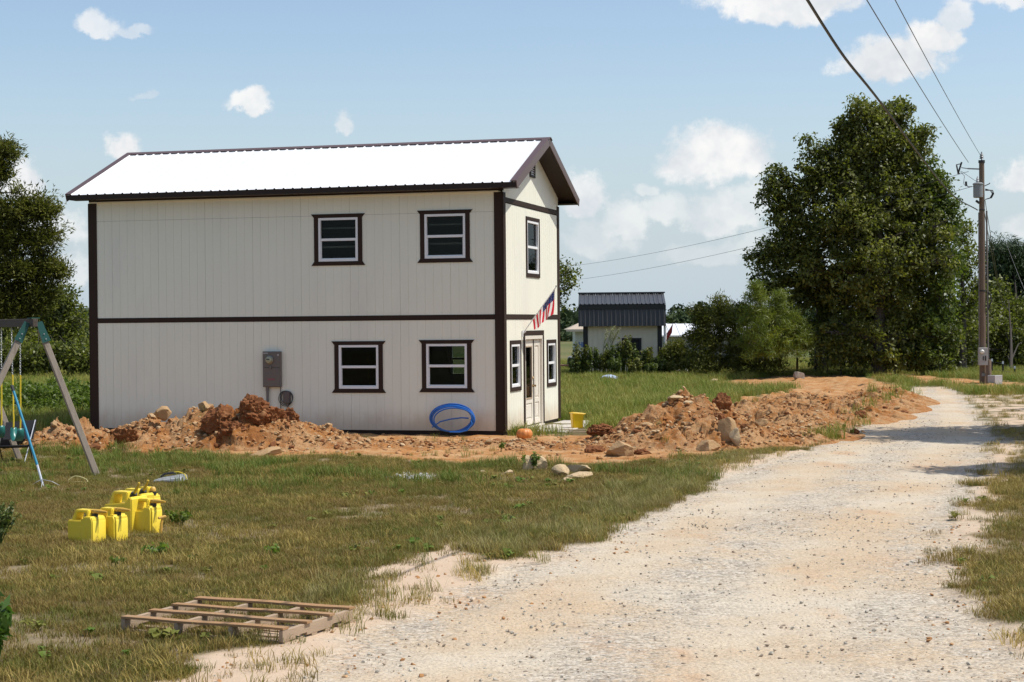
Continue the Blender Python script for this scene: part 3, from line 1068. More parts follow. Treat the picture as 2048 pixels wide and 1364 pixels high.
# gable vent
mb = MB()
u0, u1, z0, z1 = VENT
for (a, b, p, q) in ((u0, u0 + .06, z0, z1), (u1 - .06, u1, z0, z1), (u0 + .06, u1 - .06, z0, z0 + .06), (u0 + .06, u1 - .06, z1 - .06, z1)):
    wall_box(mb, gable_pt, a, b, -0.05, 0.045, p, q)
vent = mb.build('gable_vent', M_DARKMETAL, house, 0.003)
for k in range(6):
    zz = z0 + .06 + (z1 - z0 - .12) * (k + .5) / 6
    mb = MB()
    a = [gable_pt(u0 + .062, -0.03, zz + .026), gable_pt(u0 + .062, 0.03, zz - .026)]
    b = [gable_pt(u1 - .062, -0.03, zz + .026), gable_pt(u1 - .062, 0.03, zz - .026)]
    up = Vector((0.006, 0, 0.008))
    vs = [Vector(p) for p in a + b] + [Vector(p) + up for p in a + b]
    mb.add(vs, [(0, 1, 3, 2), (4, 6, 7, 5), (0, 4, 5, 1), (2, 3, 7, 6), (0, 2, 6, 4), (1, 5, 7, 3)])
    mb.build('slat', M_VINYL, vent)

# front door: brown casing, deep cream jambs, a glazed leaf and a narrow plain leaf
mb = MB()
for (a, b, p, q) in ((1.75, 1.868, -0.02, 2.155), (3.632, 3.755, -0.02, 2.155), (1.75, 3.755, 2.156, 2.27)):
    wall_box(mb, gable_pt, a, b, 0.0145, 0.036, p, q)
door = mb.build('front_door', M_BROWN, house, 0.003)
mb = MB()
for (a, b, p, q) in ((1.872, 1.93, -0.03, 2.148), (3.57, 3.628, -0.03, 2.148), (1.93, 3.57, 2.06, 2.148)):
    wall_box(mb, gable_pt, a, b, -0.12, 0.03, p, q)
mb.build('jamb', M_CREAM, door, 0.004)
mb = MB()
wall_box(mb, gable_pt, 1.872, 3.628, -0.10, 0.07, -0.075, -0.032)
mb.build('threshold', M_CREAM, door, 0.004)


def leaf(u0, u1, glazed):
    mb = MB()
    st = 0.13
    z0, z1 = -0.025, 2.055
    d0, d1 = -0.075, -0.03
    gz0, gz1 = (0.62, 1.9)
    wall_box(mb, gable_pt, u0, u0 + st, d0, d1, z0, z1)
    wall_box(mb, gable_pt, u1 - st, u1, d0, d1, z0, z1)
    wall_box(mb, gable_pt, u0 + st, u1 - st, d0, d1, gz1, z1)
    wall_box(mb, gable_pt, u0 + st, u1 - st, d0, d1, 0.52, gz0)
    wall_box(mb, gable_pt, u0 + st, u1 - st, d0, d1, z0, 0.13)
    wall_box(mb, gable_pt, u0 + st, u1 - st, d0, d1 - 0.018, 0.13, 0.52)
    wall_box(mb, gable_pt, u0 + st + .05, u1 - st - .05, d1 - 0.018, d1 - 0.004, 0.18, 0.47)
    if not glazed:
        wall_box(mb, gable_pt, u0 + st, u1 - st, d0, d1 - 0.018, gz0, gz1)
        wall_box(mb, gable_pt, u0 + st + .05, u1 - st - .05, d1 - 0.018, d1 - 0.004, gz0 + .05, gz1 - .05)
    lf = mb.build('door_leaf', M_CREAM, door)
    if glazed:
        mb = MB()
        for (a, b, p, q) in ((u0 + st, u0 + st + .03, gz0, gz1), (u1 - st - .03, u1 - st, gz0, gz1), (u0 + st + .03, u1 - st - .03, gz0, gz0 + .03), (u0 + st + .03, u1 - st - .03, gz1 - .03, gz1)):
            wall_box(mb, gable_pt, a, b, d0 + .01, d1 + 0.012, p, q)
        mb.build('glazing_bead', mat('glazing_bead', (0.42, 0.32, 0.22), .5), door)
        mb = MB()
        wall_box(mb, gable_pt, u0 + st + .03, u1 - st - .03, -0.056, -0.05, gz0 + .03, gz1 - .03)
        mb.build('pane', M_GLASS, door)
leaf(1.935, 2.86, True)
leaf(2.9, 3.565, False)
mb = MB()
wall_box(mb, gable_pt, 2.862, 2.898, -0.07, -0.012, -0.02, 2.05)
mb.build('meeting_stile', M_BROWN, door)
mb = MB()
T = Matrix.Translation((-0.03, 2.79, 0.93)) @ Matrix.Rotation(PI / 2, 4, 'Y')
mb.lathe([(0.033, 0), (0.033, 0.012), (0.012, 0.014), (0.012, 0.05), (0.028, 0.055), (0.03, 0.08), (0.015, 0.09)], 14, T=T)
mb.build('door_knob', M_BRASS, door, smooth=True)
mb = MB()
T = Matrix.Translation((-0.03, 2.79, 1.12)) @ Matrix.Rotation(PI / 2, 4, 'Y')
mb.lathe([(0.03, 0), (0.03, 0.02), (0.022, 0.03)], 14, T=T)
mb.build('deadbolt', M_BRASS, door, smooth=True)

# concrete step in front of the door
st = thing('concrete_step', 'pale concrete step in front of the house door', 'step', (HX, HY, 0), -YAW)
mb = MB()
mb.box(0.05, 1.15, 1.2, 5.75, -0.2, -0.078)
mb.build('slab', M_CONC, st, 0.012)


# things on the long wall ------------------------------------------------
def house_pt(x, y, z):
    c, s_ = math.cos(-YAW), math.sin(-YAW)
    return Vector((HX + x * c - y * s_, HY + x * s_ + y * c, z))

M_PANEL = mat('taupe_enamel', (0.145, 0.122, 0.105), 0.4, 0.06, 5)
M_PIPE = mat('grey_conduit', (0.16, 0.14, 0.125), 0.5, 0.08)
p0 = house_pt(-5.625, -0.015, 0)
mt = thing('meter_panel', 'taupe electric meter panel with a pink scribble on the white wall', 'meter box', p0, -YAW)
mb = MB()
mb.box(-.222, .222, -.11, -.001, 1.0, 1.84)
mb.build('cabinet', M_PANEL, mt, 0.008)
mb = MB()
mb.box(-.212, .212, -.124, -.1105, 1.012, 1.455)
mb.build('breaker_door', M_PANEL, mt, 0.005)
mb = MB()
mb.box(-.212, .212, -.121, -.1105, 1.465, 1.828)
up_ = mb.build('meter_cover', M_PANEL, mt, 0.005)
T = Matrix.Translation((-.04, -.1215, 1.64)) @ Matrix.Rotation(PI / 2, 4, 'X')
mb = MB()
mb.lathe([(0.096, 0), (0.096, 0.018), (0.086, 0.022)], 24, T=T)
mb.build('meter_ring', mat('ring_metal', (0.3, 0.28, 0.24), .35, .05, metal=.8), mt, smooth=True)
mb = MB()
mb.lathe([(0.084, 0.018), (0.084, 0.06), (0.07, 0.085), (0.03, 0.095)], 24, T=T)
gm = mb.build('meter_dome', mat('meter_dome', (0.33, 0.33, 0.22), .15, .1, spec=.6), mt, smooth=True)
mb = MB()
mb.box(-.085, -.005, -.222, -.2165, 1.645, 1.668)
mb.build('display', mat('dark_display', (0.02, 0.02, 0.02), .3), mt)
mb = MB()
mb.box(-.03, .01, -.15, -.1245, 1.42, 1.5)
mb.build('latch', M_PIPE, mt, 0.004)
mb = MB()
for k in range(7):
    x = -.085 + k * .024
    mb.bar((x, -.1265, 1.185 + .012 * (k % 2)), (x + .03, -.1265, 1.205 - .014 * (k % 3)), .016, .003)
mb.bar((-.1, -.1267, 1.172), (.09, -.1267, 1.168), .007, .003)
mb.build('paint_scribble', mat('pink_marking_paint', (0.75, 0.07, 0.12), .6), mt)
mb = MB()
mb.box(-.2, -.08, -.1245, -.1212, 1.79, 1.806)
mb.build('name_strip', mat('pale_strip', (0.5, 0.5, 0.5), .4), mt)
mb = MB()
mb.box(.165, .185, -.1245, -.1212, 1.74, 1.77)
mb.build('seal_tag', M_VINYL, mt)
mb = MB()
mb.tube([(-.13, -.055, 1.0), (-.13, -.055, -.1)], .032, 12)
mb.tube([(-.13, -.055, 1.0), (-.13, -.055, .9)], .04, 12)
mb.build('conduit', M_PIPE, mt, smooth=True)
mb = MB()
mb.tube([(.19, -.03, 1.0), (.19, -.03, .4), (.19, -.03, -.1)], .012, 8)
mb.build('ground_wire', M_PIPE, mt, smooth=True)

ub = thing('utility_box', 'small brown cable box with a coiled black cable below the meter panel', 'cable box', house_pt(-5.27, -0.015, 0), -YAW)
mb = MB()
mb.box(-.085, .085, -.085, -.001, .62, .9)
mb.build('case', mat('brown_plastic', (0.115, 0.09, 0.08), .5), ub, 0.012, seg=2)
mb = MB()
mb.tube([(0.02, -.04, .62), (.02, -.04, -.1)], .02, 10)
mb.build('conduit', M_PIPE, ub, smooth=True)
mb = MB()
for k in range(3):
    r = .155 + .013 * k
    cx_, cz_ = -.015 * k, .75 - .01 * k
    mb.tube([(cx_ + r * .95 * math.cos(a), -.03 - .012 * k, cz_ + r * math.sin(a)) for a in np.linspace(0, 2 * PI, 33)], .0075, 6, False)
mb.build('coiled_cable', mat('black_cable', (0.03, 0.028, 0.027), .5), ub, smooth=True)

# flag on the gable: bracket, pole, cloth with stripes, canton and stars
fb = house_pt(0.03, 1.62, 2.2)
fl = thing('flag', 'american flag on a slanted white pole beside the house door', 'flag', fb, -YAW)
mb = MB()
mb.box(-.012, .02, -.03, .03, -.07, .07)
mb.tube([(0.0, 0, 0), (.07, 0.04, .06)], .02, 10)
mb.build('bracket', M_VINYL, fl)
tipv = Vector((0.80, 0.12, 1.10))
mb = MB()
mb.tube([(0.01, 0.006, .01), tipv], .012, 8)
mb.build('flag_pole', M_VINYL, fl, smooth=True)
mb = MB()
mb.lathe([(.006, 0), (.016, .008), (.018, .02), (.008, .034)], 10, c=tuple(tipv))
mb.build('finial', mat('black_cable', (0.03, 0.028, 0.027), .5), fl, smooth=True)


def cloth_mat(name, col):
    m = bpy.data.materials.new(name)
    m.use_nodes = True
    g = NT(m.node_tree)
    a = g.n('ShaderNodeBsdfDiffuse', Color=(*col, 1))
    b = g.n('ShaderNodeBsdfTranslucent', Color=(*col, 1))
    mx = g.n('ShaderNodeMixShader', i0=.55, i1=a.outputs[0], i2=b.outputs[0])
    g.t.links.new(mx.outputs[0], g.n('ShaderNodeOutputMaterial').inputs[0])
    return m


def flag_cloth():
    NU, NV = 40, 26                              # u: fly, v: along the pole (hoist)
    pole_d = tipv.normalized()
    top = tipv * 0.965
    hoist = 0.66 * tipv.length
    V = np.zeros((NV + 1, NU + 1, 3))
    for j in range(NV + 1):
        v_ = j / NV
        p = top - pole_d * hoist * v_
        for i in range(NU + 1):
            u = i / NU
            # hangs down from the pole in soft folds, the fly drawn back towards the wall
            drop = (0.60 - 0.34 * v_) * u
            back = math.sqrt(max(0, (0.74 * u) ** 2 - drop ** 2))
            fold = 0.035 * math.sin(v_ * 15 + u * 2.5) * u * (1.15 - v_)
            V[j, i] = (p.x + fold + 0.07 * u * v_ - 0.255 * back * .9 - 0.05 * u * (1 - v_), p.y + back * .75 + 0.03 * math.sin(v_ * 9 + 1) * u, p.z - drop - 0.012 * math.sin(v_ * 17) * u)
    f, mi = [], []
    idx = lambda j, i: j * (NU + 1) + i
    for j in range(NV):
        for i in range(NU):
            f.append((idx(j, i), idx(j, i + 1), idx(j + 1, i + 1), idx(j + 1, i)))
            stripe = j // 2
            mi.append(2 if (j < 14 and i < 16) else (0 if stripe % 2 == 0 else 1))
    red, white, blue = cloth_mat('flag_red', (0.62, 0.035, 0.055)), cloth_mat('flag_white', (0.82, 0.81, 0.8)), cloth_mat('flag_blue', (0.035, 0.05, 0.17))
    o = np_mesh('cloth', V.reshape(-1, 3), f, smooth=True, parent=fl, mats=[red, white, blue], mi=mi)
    # stars: small five-pointed plates lying on both faces of the canton
    mb = MB()
    for r in range(5):
        for c in range(6):
            j, i = 14 * (r + .5) / 5, 16 * (c + .5) / 6
            j0, i0 = int(j), int(i)
            p = Vector(V[j0, i0])
            eu = (Vector(V[j0, i0 + 1]) - p)
            ev = (Vector(V[j0 + 1, i0]) - p)
            n = eu.cross(ev).normalized()
            eu, ev = eu.normalized(), ev.normalized()
            for sg in (1, -1):
                c0 = p + n * 0.004 * sg
                vs = []
                for k in range(10):
                    rr = 0.024 if k % 2 == 0 else 0.010
                    a = 2 * PI * k / 10
                    vs.append(c0 + eu * rr * math.sin(a) - ev * rr * math.cos(a))
                mb.add(vs, [tuple(range(10))])
    mb.build('star', white, o)
    bpy.data.objects['star']['kind'] = 'stuff'
flag_cloth()

# blue water pipe coiled against the wall
def pipe_coil():
    root = thing('pipe_coil', 'coil of bright blue water pipe leaning on the white wall', 'pipe coil', house_pt(-1.18, -0.35, 0), -YAW)
    m = mat('blue_pipe', (0.015, 0.12, 0.42), .35, .08, spec=.5)
    g_ = -0.02
    for k in range(6):
        r = 0.50 + 0.02 * math.sin(k * 2.3)
        cx_ = 0.02 * math.sin(k * 1.7) + .012 * k
        tilt = 0.30 - 0.055 * k
        pts = []
        sq = 0.62 - 0.012 * k
        for a in np.linspace(-0.5 * PI, 1.5 * PI, 49):
            xx, zz = r * 1.0 * math.cos(a), r * sq * (math.sin(a) + 1)
            pts.append((cx_ + xx + 0.05 * k * .2 , -.02 * k + zz * tilt * .6, g_ + .02 + zz))
        mb = MB()
        mb.tube(pts, .0165, 8, False)
        mb.build('loop', m, root, smooth=True)
    mb = MB()
    mb.tube([(-.40, -.1, g_ + .12), (-.2, -.1, g_ + .25), (.05, -.1, g_ + .31), (.3, -.1, g_ + .34), (.46, -.08, g_ + .33)], .0165, 8)
    mb.tube([(.52, -.1, g_ + .3), (.56, -.14, g_ + .2), (.46, -.2, g_ + .06), (.3, -.24, g_ + .02), (.05, -.2, g_ + .02)], .0165, 8)
    mb.build('loose_end', m, root, smooth=True)
pipe_coil()

# pumpkin
def pumpkin():
    p = far(1049, 876, 38.6)
    p.z = top1(p.x, p.y) - .02
    root = thing('pumpkin', 'round orange pumpkin on the dug earth beside the house corner', 'pumpkin', p)
    n, rows = 60, 16
    v, f = [], []
    for j in range(rows + 1):
        t = PI * j / rows
        for i in range(n):
            a = 2 * PI * i / n
            rib = 1 - 0.07 * abs(math.sin(a * 5.0)) ** 0.6 * -1 - 0.07
            rr = .185 * math.sin(t) ** 0.8 * rib
            v.append((rr * math.cos(a), rr * math.sin(a), .135 - .135 * math.cos(t) * (1 - .18 * math.exp(-(math.sin(t) * 3) ** 2))))
    for j in range(rows):
        for i in range(n):
            f.append((j * n + i, j * n + (i + 1) % n, (j + 1) * n + (i + 1) % n, (j + 1) * n + i))
    np_mesh('shell', v, f, mat('pumpkin_skin', (0.62, 0.22, 0.055), .45, .1, 8, dirt=(.6, .42, .2), dscale=5, damt=.4), True, parent=root)
    mb = MB()
    mb.tube([(0, 0, .23), (.01, 0, .27), (.035, .01, .3)], [.028, .016, .014], 7)
    mb.build('stalk', mat('dry_stalk', (.25, .2, .1), .8), root)
pumpkin()

# ------------------------------------------------------------------ trees
M_BARK = mat('bark', (0.085, 0.07, 0.055), 0.9, 0.3, 9, 0.6, 30, stretch=(1, 1, .2))
M_PINEBARK = mat('pine_bark', (0.20, 0.115, 0.07), 0.9, 0.3, 9, 0.6, 30)
L_OAK = leaf_mat('oak_leaf', (0.034, 0.050, 0.013), (0.25, 0.26, 0.058), .4)
L_OAKB = leaf_mat('oak_leaf_olive', (0.036, 0.052, 0.013), (0.27, 0.27, 0.062), .4)
L_VINE = leaf_mat('vine_leaf', (0.036, 0.062, 0.014), (0.19, 0.23, 0.045), .38)
L_CEDAR = leaf_mat('cedar_spray', (0.042, 0.056, 0.014), (0.21, 0.205, 0.042), .3, .6, .2)
L_BUSH = leaf_mat('bush_leaf', (0.055, 0.07, 0.015), (0.23, 0.225, 0.045), .3, .55)
L_PINE = leaf_mat('pine_needle', (0.06, 0.095, 0.012), (0.25, 0.28, 0.045), .34, .5)
L_PINED = leaf_mat('pine_needle_dark', (0.022, 0.045, 0.016), (0.06, 0.09, 0.026), .15, .5)
L_WEED = leaf_mat('weed_leaf', (0.065, 0.11, 0.018), (0.19, 0.24, 0.042), .38, .5)
L_WEEDD = leaf_mat('weed_leaf_dark', (0.045, 0.07, 0.018), (0.16, 0.19, 0.048), .3, .5)
L_FAR = leaf_mat('far_foliage', (0.03, 0.048, 0.022), (0.065, 0.085, 0.035), .1, .8, .1)


def unit(n, r_):
    v = r_.normal(size=(n, 3))
    return v / np.linalg.norm(v, axis=1, keepdims=True)


def leaves(cl, per, crad, size, r_, aspect=0.5, droop=0.25, squash=0.8, jit=0.35, outward=None, tint=None):
    """flat bent leaves round clump centres; returns verts, quads, tint"""
    n = len(cl) * per
    c = np.repeat(cl, per, 0)
    off = unit(n, r_) * (r_.random((n, 1)) ** 0.5) * np.repeat(np.broadcast_to(crad, (len(cl),)), per)[:, None]
    off[:, 2] *= squash
    d = unit(n, r_)
    d = d + off / (np.linalg.norm(off, axis=1, keepdims=True) + 1e-6) * 0.8
    if outward is not None: d = d + np.repeat(outward, per, 0)
    d[:, 2] -= droop
    d /= np.linalg.norm(d, axis=1, keepdims=True)
    nn = unit(n, r_)
    nn[:, 2] = np.abs(nn[:, 2]) + 0.35
    s = np.cross(d, nn)
    s /= np.linalg.norm(s, axis=1, keepdims=True) + 1e-9
    nrm = np.cross(s, d)
    L = size * (1 + jit * (r_.random((n, 1)) * 2 - 1))
    b = c + off - d * L * .5
    mid = b + d * L * .48
    tip = b + d * L - nrm * L * .12
    w = L * aspect * .5
    v = np.stack([b, mid + s * w + nrm * L * .06, tip, mid - s * w + nrm * L * .06], 1).reshape(-1, 3)
    f = np.arange(n * 4).reshape(-1, 4)
    t = np.repeat(r_.random(len(cl)) if tint is None else tint, per) * .65 + r_.random(n) * .35
    return v, f, np.repeat(t, 4)


def lobe_points(lobes, r_, shell=0.5):
    """lobes: (x, y, z, rx, ry, rz, n)"""
    P, W, O = [], [], []
    for (x, y, z, rx, ry, rz, n) in lobes:
        u = unit(int(n), r_)
        rad = (shell + (1 - shell) * r_.random((int(n), 1)) ** 0.7)
        lump = 1 + 0.22 * (r_.random((int(n), 1)) - .5)
        P.append(np.array([x, y, z]) + u * rad * lump * np.array([rx, ry, rz]))
        O.append(u * .6)
    return np.concatenate(P), np.concatenate(O)


def fingers(lobes, seed, k=2):
    """small sprays standing out from the lobes, for a ragged outline"""
    r_ = np.random.default_rng(seed)
    out = [(x, y, z, rx * .9, ry * .9, rz * .9, n) for (x, y, z, rx, ry, rz, n) in lobes]
    for (x, y, z, rx, ry, rz, n) in lobes:
        for _ in range(k):
            a = r_.uniform(-.35, PI + .35)
            q = r_.uniform(1.0, 1.22)
            s_ = r_.uniform(.22, .36)
            out.append((x + rx * q * math.cos(a), y + ry * r_.uniform(-.4, .3), z + rz * q * math.sin(a), max(.25, rx * s_), max(.25, ry * s_), max(.3, rz * s_ * 1.25), max(4, int(n * .10))))
    return out


def limbs(mb, base, lobes, pts, r_, r0, twigs=5, lean=(0, 0), top=None):
    """trunk, limbs to every lobe and twigs out to some of the clumps"""
    base = Vector(base)
    top = Vector(top) if top is not None else Vector((base.x + lean[0], base.y + lean[1], max(l[2] for l in lobes)))
    H = top.z - base.z
    trunk = []
    for k in range(9):
        t = k / 8
        w = math.sin(t * 5 + base.x) * .02 * H * t
        trunk.append(base.lerp(top, t) + Vector((w, w * .5, 0)))
    mb.tube(trunk, [r0 * (1.35 if k == 0 else 1 - .85 * k / 8) for k in range(9)], 9)
    for (x, y, z, rx, ry, rz, n) in lobes:
        c = Vector((x, y, z))
        t = min(.9, max(.12, (z - rz * .7 - base.z) / H))
        s = base.lerp(top, t)
        if (c - s).length < .3: continue
        m_ = s.lerp(c, .5) + Vector((0, 0, .08 * (c - s).length))
        rr = r0 * (1 - .85 * t) * .55
        mb.tube([s, s.lerp(m_, .5), m_, c], [rr, rr * .8, rr * .6, rr * .3], 6, False)
        for q in range(twigs):
            p = pts[r_.integers(len(pts))] if False else None
            u = unit(1, r_)[0]
            e = c + Vector((u[0] * rx, u[1] * ry, u[2] * rz)) * .95
            mb.tube([m_.lerp(c, .6), c.lerp(e, .5) + Vector((0, 0, .1)), e], [rr * .35, rr * .22, rr * .08], 4, False)


DENSE = 1.0


def px_lobes(lst, D, base_n=1.0, deep=1.0):
    """lobes given by pixel centre, pixel radii, depth offset and clump count -> metres"""
    out = []
    for (px, py, rx, ry, dd, n) in lst:
        p = far(px, py, D + dd)
        k = (D + dd) / FPX
        out.append((p.x, p.y, p.z, rx * k, rx * k * deep, ry * k, int(n * base_n * DENSE)))
    return out


def tree(name, label, base, lobes, m_leaf, seed, r0, per=14, crad=.42, size=.17, group=None, bark=None, cat='tree', shell=.5, twigs=5, top=None, aspect=.55, droop=.25, outward=False, squash=.8, leafname='crown', zmin=None):
    r_ = np.random.default_rng(seed)
    pts, out = lobe_points(lobes, r_, shell)
    if zmin is not None: pts[:, 2] = np.maximum(pts[:, 2], zmin + r_.random(len(pts)) * .5)
    root = thing(name, label, cat, base, 0, group)
    loc = np.array(base)
    v, f, t = leaves(pts, per, crad * r_.uniform(.55, 1.5, len(pts)), size, r_, aspect, droop, squash, outward=out if outward else None)
    np_mesh(leafname, v - loc, f, m_leaf, False, dict(tint=t), parent=root)
    mb = MB()
    lb = [(a - loc[0], b - loc[1], c - loc[2], d, e, g_, n) for (a, b, c, d, e, g_, n) in lobes]
    limbs(mb, (0, 0, -.15), lb, pts - loc, r_, r0, twigs, top=None if top is None else Vector(top) - Vector(base))
    mb.build('trunk', bark or M_BARK, root, smooth=True)
    return root


D = 80.0
# the big cluster of oaks at the bend of the drive, each tree with its own trunk
lob = px_lobes([(1700, 330, 48, 60, 0, 60), (1690, 270, 20, 28, 0, 14), (1726, 235, 16, 26, 0, 12), (1755, 300, 60, 70, 0, 80), (1768, 225, 26, 24, 1, 18), (1805, 240, 14, 24, 0, 9), (1800, 300, 52, 55, 0, 60), (1835, 290, 24, 22, 0, 14),
                (1760, 400, 95, 80, 0, 130), (1765, 540, 95, 75, 2, 130), (1700, 500, 60, 60, 2, 70), (1770, 440, 80, 70, 2, 90), (1700, 430, 70, 60, -1, 70), (1820, 400, 60, 70, 1, 70), (1760, 500, 105, 80, -1, 130), (1700, 560, 75, 70, -1, 70), (1800, 600, 85, 80, 0, 100), (1750, 680, 80, 60, -1, 80), (1835, 690, 55, 55, -1, 50)], D)
tree('oak_tree', 'tallest oak of the clump at the bend of the drive, olive green', at(1757, 752), fingers(lob, 1, 3), L_OAKB, 11, .30, per=44, crad=.48, size=.18, group='trees at the bend of the drive', top=far(1757, 250, D))
lob = px_lobes([(1625, 330, 30, 46, 0, 30), (1650, 375, 42, 50, 0, 45), (1605, 400, 34, 40, 0, 28), (1560, 365, 16, 22, 0, 8), (1556, 400, 26, 30, 0, 16), (1575, 445, 42, 34, 0, 30), (1620, 470, 60, 50, 0, 60), (1560, 500, 42, 26, 0, 24), (1530, 515, 22, 16, 0, 8), (1600, 540, 60, 40, 0, 55),
                (1548, 560, 34, 22, 0, 16), (1540, 585, 20, 18, 0, 8), (1650, 580, 60, 55, 1, 60), (1600, 600, 34, 22, 0, 18), (1660, 660, 52, 55, 1, 45)], D)
tree('oak_tree', 'oak leaning out to the west side of the clump, dark green', at(1640, 748), fingers(lob, 2, 3), L_OAK, 12, .26, per=40, crad=.48, size=.18, group='trees at the bend of the drive', top=far(1632, 350, D))
lob = px_lobes([(1850, 350, 30, 36, 0, 24), (1875, 380, 34, 40, 0, 32), (1895, 430, 36, 40, 0, 34), (1870, 470, 50, 55, 0, 55), (1900, 520, 38, 40, 0, 30), (1860, 560, 60, 55, 0, 60), (1885, 600, 45, 55, -1, 45), (1870, 660, 55, 55, -1, 50), (1850, 710, 48, 36, -1, 36)], D)
tree('oak_tree', 'oak hung with bright green vine beside the tallest oak', at(1862, 750), fingers(lob, 3, 0), L_VINE, 13, .22, per=38, crad=.48, size=.18, group='trees at the bend of the drive', top=far(1866, 380, D))
lob = px_lobes([(1922, 470, 24, 26, 4, 18), (1930, 520, 34, 40, 4, 30), (1925, 580, 42, 50, 4, 45), (1930, 650, 44, 55, 4, 45), (1925, 705, 40, 32, 4, 30), (1975, 640, 36, 50, 7, 30), (1985, 700, 36, 40, 7, 26)], D)
tree('oak_tree', 'lower oak just behind the utility pole', at(1925, 745), lob, L_OAK, 14, .2, per=34, crad=.48, size=.18, group='trees at the bend of the drive', top=far(1927, 500, D + 4))
lob = px_lobes([(2020, 690, 40, 46, 7, 50), (2050, 680, 40, 56, 7, 50), (1995, 600, 30, 36, 9, 36), (2030, 640, 40, 46, 9, 50), (2000, 660, 30, 40, 8, 36), (2010, 715, 44, 24, 7, 30)], D)
tree('young_oak', 'bushy young oak filling the gap right of the utility pole', at(2022, 744), lob, L_OAK, 15, .1, per=34, crad=.48, size=.18, group='young trees behind the oaks', top=far(2020, 600, D + 8), bark=mat('dark_bark', (.045, .036, .028), .9, .3, 9), twigs=2)
# undergrowth at the foot of the oaks
for i, (px, py, w, h, n) in enumerate([(1655, 715, 34, 30, 26), (1712, 722, 34, 30, 26), (1790, 725, 34, 28, 26), (1880, 728, 30, 28, 22), (1682, 690, 30, 34, 22)]):
    lob = px_lobes([(px, py, w, h, 0, n), (px + w * .5, py - h * .4, w * .6, h * .6, .5, n * .5)], D - 1.5)
    tree('bush', ['low dark bush at the foot of the western oak', 'low bush between the western oak and the tallest oak', 'bush in front of the trunk of the tallest oak', 'bush below the vine-hung oak', 'taller bush behind the heap of bushes, left of the tallest oak'][i],
         at(px, 752), lob, [L_OAK, L_OAK, L_OAKB, L_OAKB, L_OAK][i], 40 + i, .05, per=16, crad=.4, size=.15, group='bushes under the oaks', cat='bush', leafname='foliage', zmin=G0 + .1)
# dark depth of the wood behind them
wood = px_lobes([(1700, 640, 60, 90, 7, 60), (1790, 640, 70, 90, 7, 60), (1870, 660, 60, 80, 8, 50), (1640, 690, 40, 50, 7, 30), (1950, 690, 60, 50, 14, 50), (2030, 690, 60, 50, 14, 50), (2090, 660, 60, 70, 14, 50)], D)
for i, l in enumerate(wood):
    tree('young_oak', ['young oak in the shade behind the tallest oak', 'young oak behind the middle of the clump', 'young oak behind the vine-hung oak', 'slim young oak behind the western oak', 'young oak behind the fence near the utility pole', 'young oak behind the fence at the edge of the view', 'young oak past the edge of the view'][i],
         (l[0], l[1], G0), [l, (l[0] + .4, l[1] + .3, l[2] - l[5] * .6, l[3] * .9, l[4] * .9, l[5] * .5, l[6] * .5)], L_OAK, 60 + i, .1, per=24, crad=.6, size=.26, group='young trees behind the oaks', zmin=G0 + .1)

# tall pine at the right
lob = px_lobes([(2010, 505, 34, 22, 0, 16), (2035, 515, 30, 22, 0, 14), (1995, 535, 30, 18, 0, 12), (2050, 545, 40, 24, 0, 16), (2000, 570, 36, 18, 0, 12), (2060, 585, 36, 20, 0, 12), (1990, 605, 36, 18, 0, 12), (2030, 620, 46, 24, 0, 16), (2075, 625, 36, 26, 0, 12), (2085, 530, 30, 30, 0, 10), (2015, 540, 40, 36, 0, 20), (2040, 600, 44, 30, 0, 20)], 92, 2.0)
tree('pine_tree', 'tall pine with a rounded crown right of the utility pole', at(2035, 738), lob, L_PINED, 21, .10, per=90, crad=.7, size=.34, aspect=.13, group='pines', bark=mat('dark_bark', (.045, .036, .028), .9, .3, 9), shell=.2, top=far(2030, 500, 92))
# small bright pines right of the shed
PINES = [(1512, 575, 742, 34, 'slender bright green pine, the tallest of the little pines'), (1560, 590, 742, 40, 'bright green little pine between the slender pine and the one with the bare trunk'), (1594, 640, 745, 26, 'little pine with a bare brown trunk at the edge of the dug earth')]
for i, (px, top, bot, w, lab) in enumerate(PINES):
    dd = 76 + i
    ls = []
    hgt = (690 if i == 2 else 700) - top
    for k in range(7):
        t = k / 6
        wr = w * (0.25 + .9 * math.sin(min(1, t * 1.15) * PI * .55))
        for q in range(3):
            ls.append((px + wr * .7 * math.cos(q * 2.1 + k), top + hgt * t + 4, wr * .62, hgt * .12, .5 * math.sin(q * 2.1 + k), 7))
    tree('pine_tree', lab, at(px, bot), px_lobes(ls, dd), L_PINE, 30 + i, .07, per=46, crad=.3, size=.26, aspect=.09, group='pines', bark=M_PINEBARK, shell=.1, droop=-.5, twigs=1, top=far(px, top, dd))
# cedar bushes
CEDARS = [(1400, 618, 745, 38, 'cedar at the right side of the dark-roofed shed'), (1440, 600, 745, 44, 'broad dark cedar, second from the shed'), (1478, 612, 745, 36, 'cedar touching the slender pine'), (1352, 684, 744, 34, 'small cedar in front of the white metal roof'), (1530, 620, 744, 44, 'dark cedar behind the little pines')]
for i, (px, top, bot, w, lab) in enumerate(CEDARS):
    dd = 80 + (i % 2) * 1.5
    ls = []
    for k in range(6):
        t = k / 5
        wr = w * (0.45 + .65 * t)
        ls.append((px + 6 * math.sin(k * 2.2 + i), top + 10 + (bot - top - 24) * t, wr, (bot - top) * .15, 0, 26))
    tree('cedar_tree', lab, at(px, bot), px_lobes(ls, dd), L_BUSH, 35 + i, .09, per=46, crad=.36, size=.16, aspect=.26, group='cedars right of the shed', shell=.45, droop=-.3, twigs=1, top=far(px, top, dd), zmin=G0 + .15)

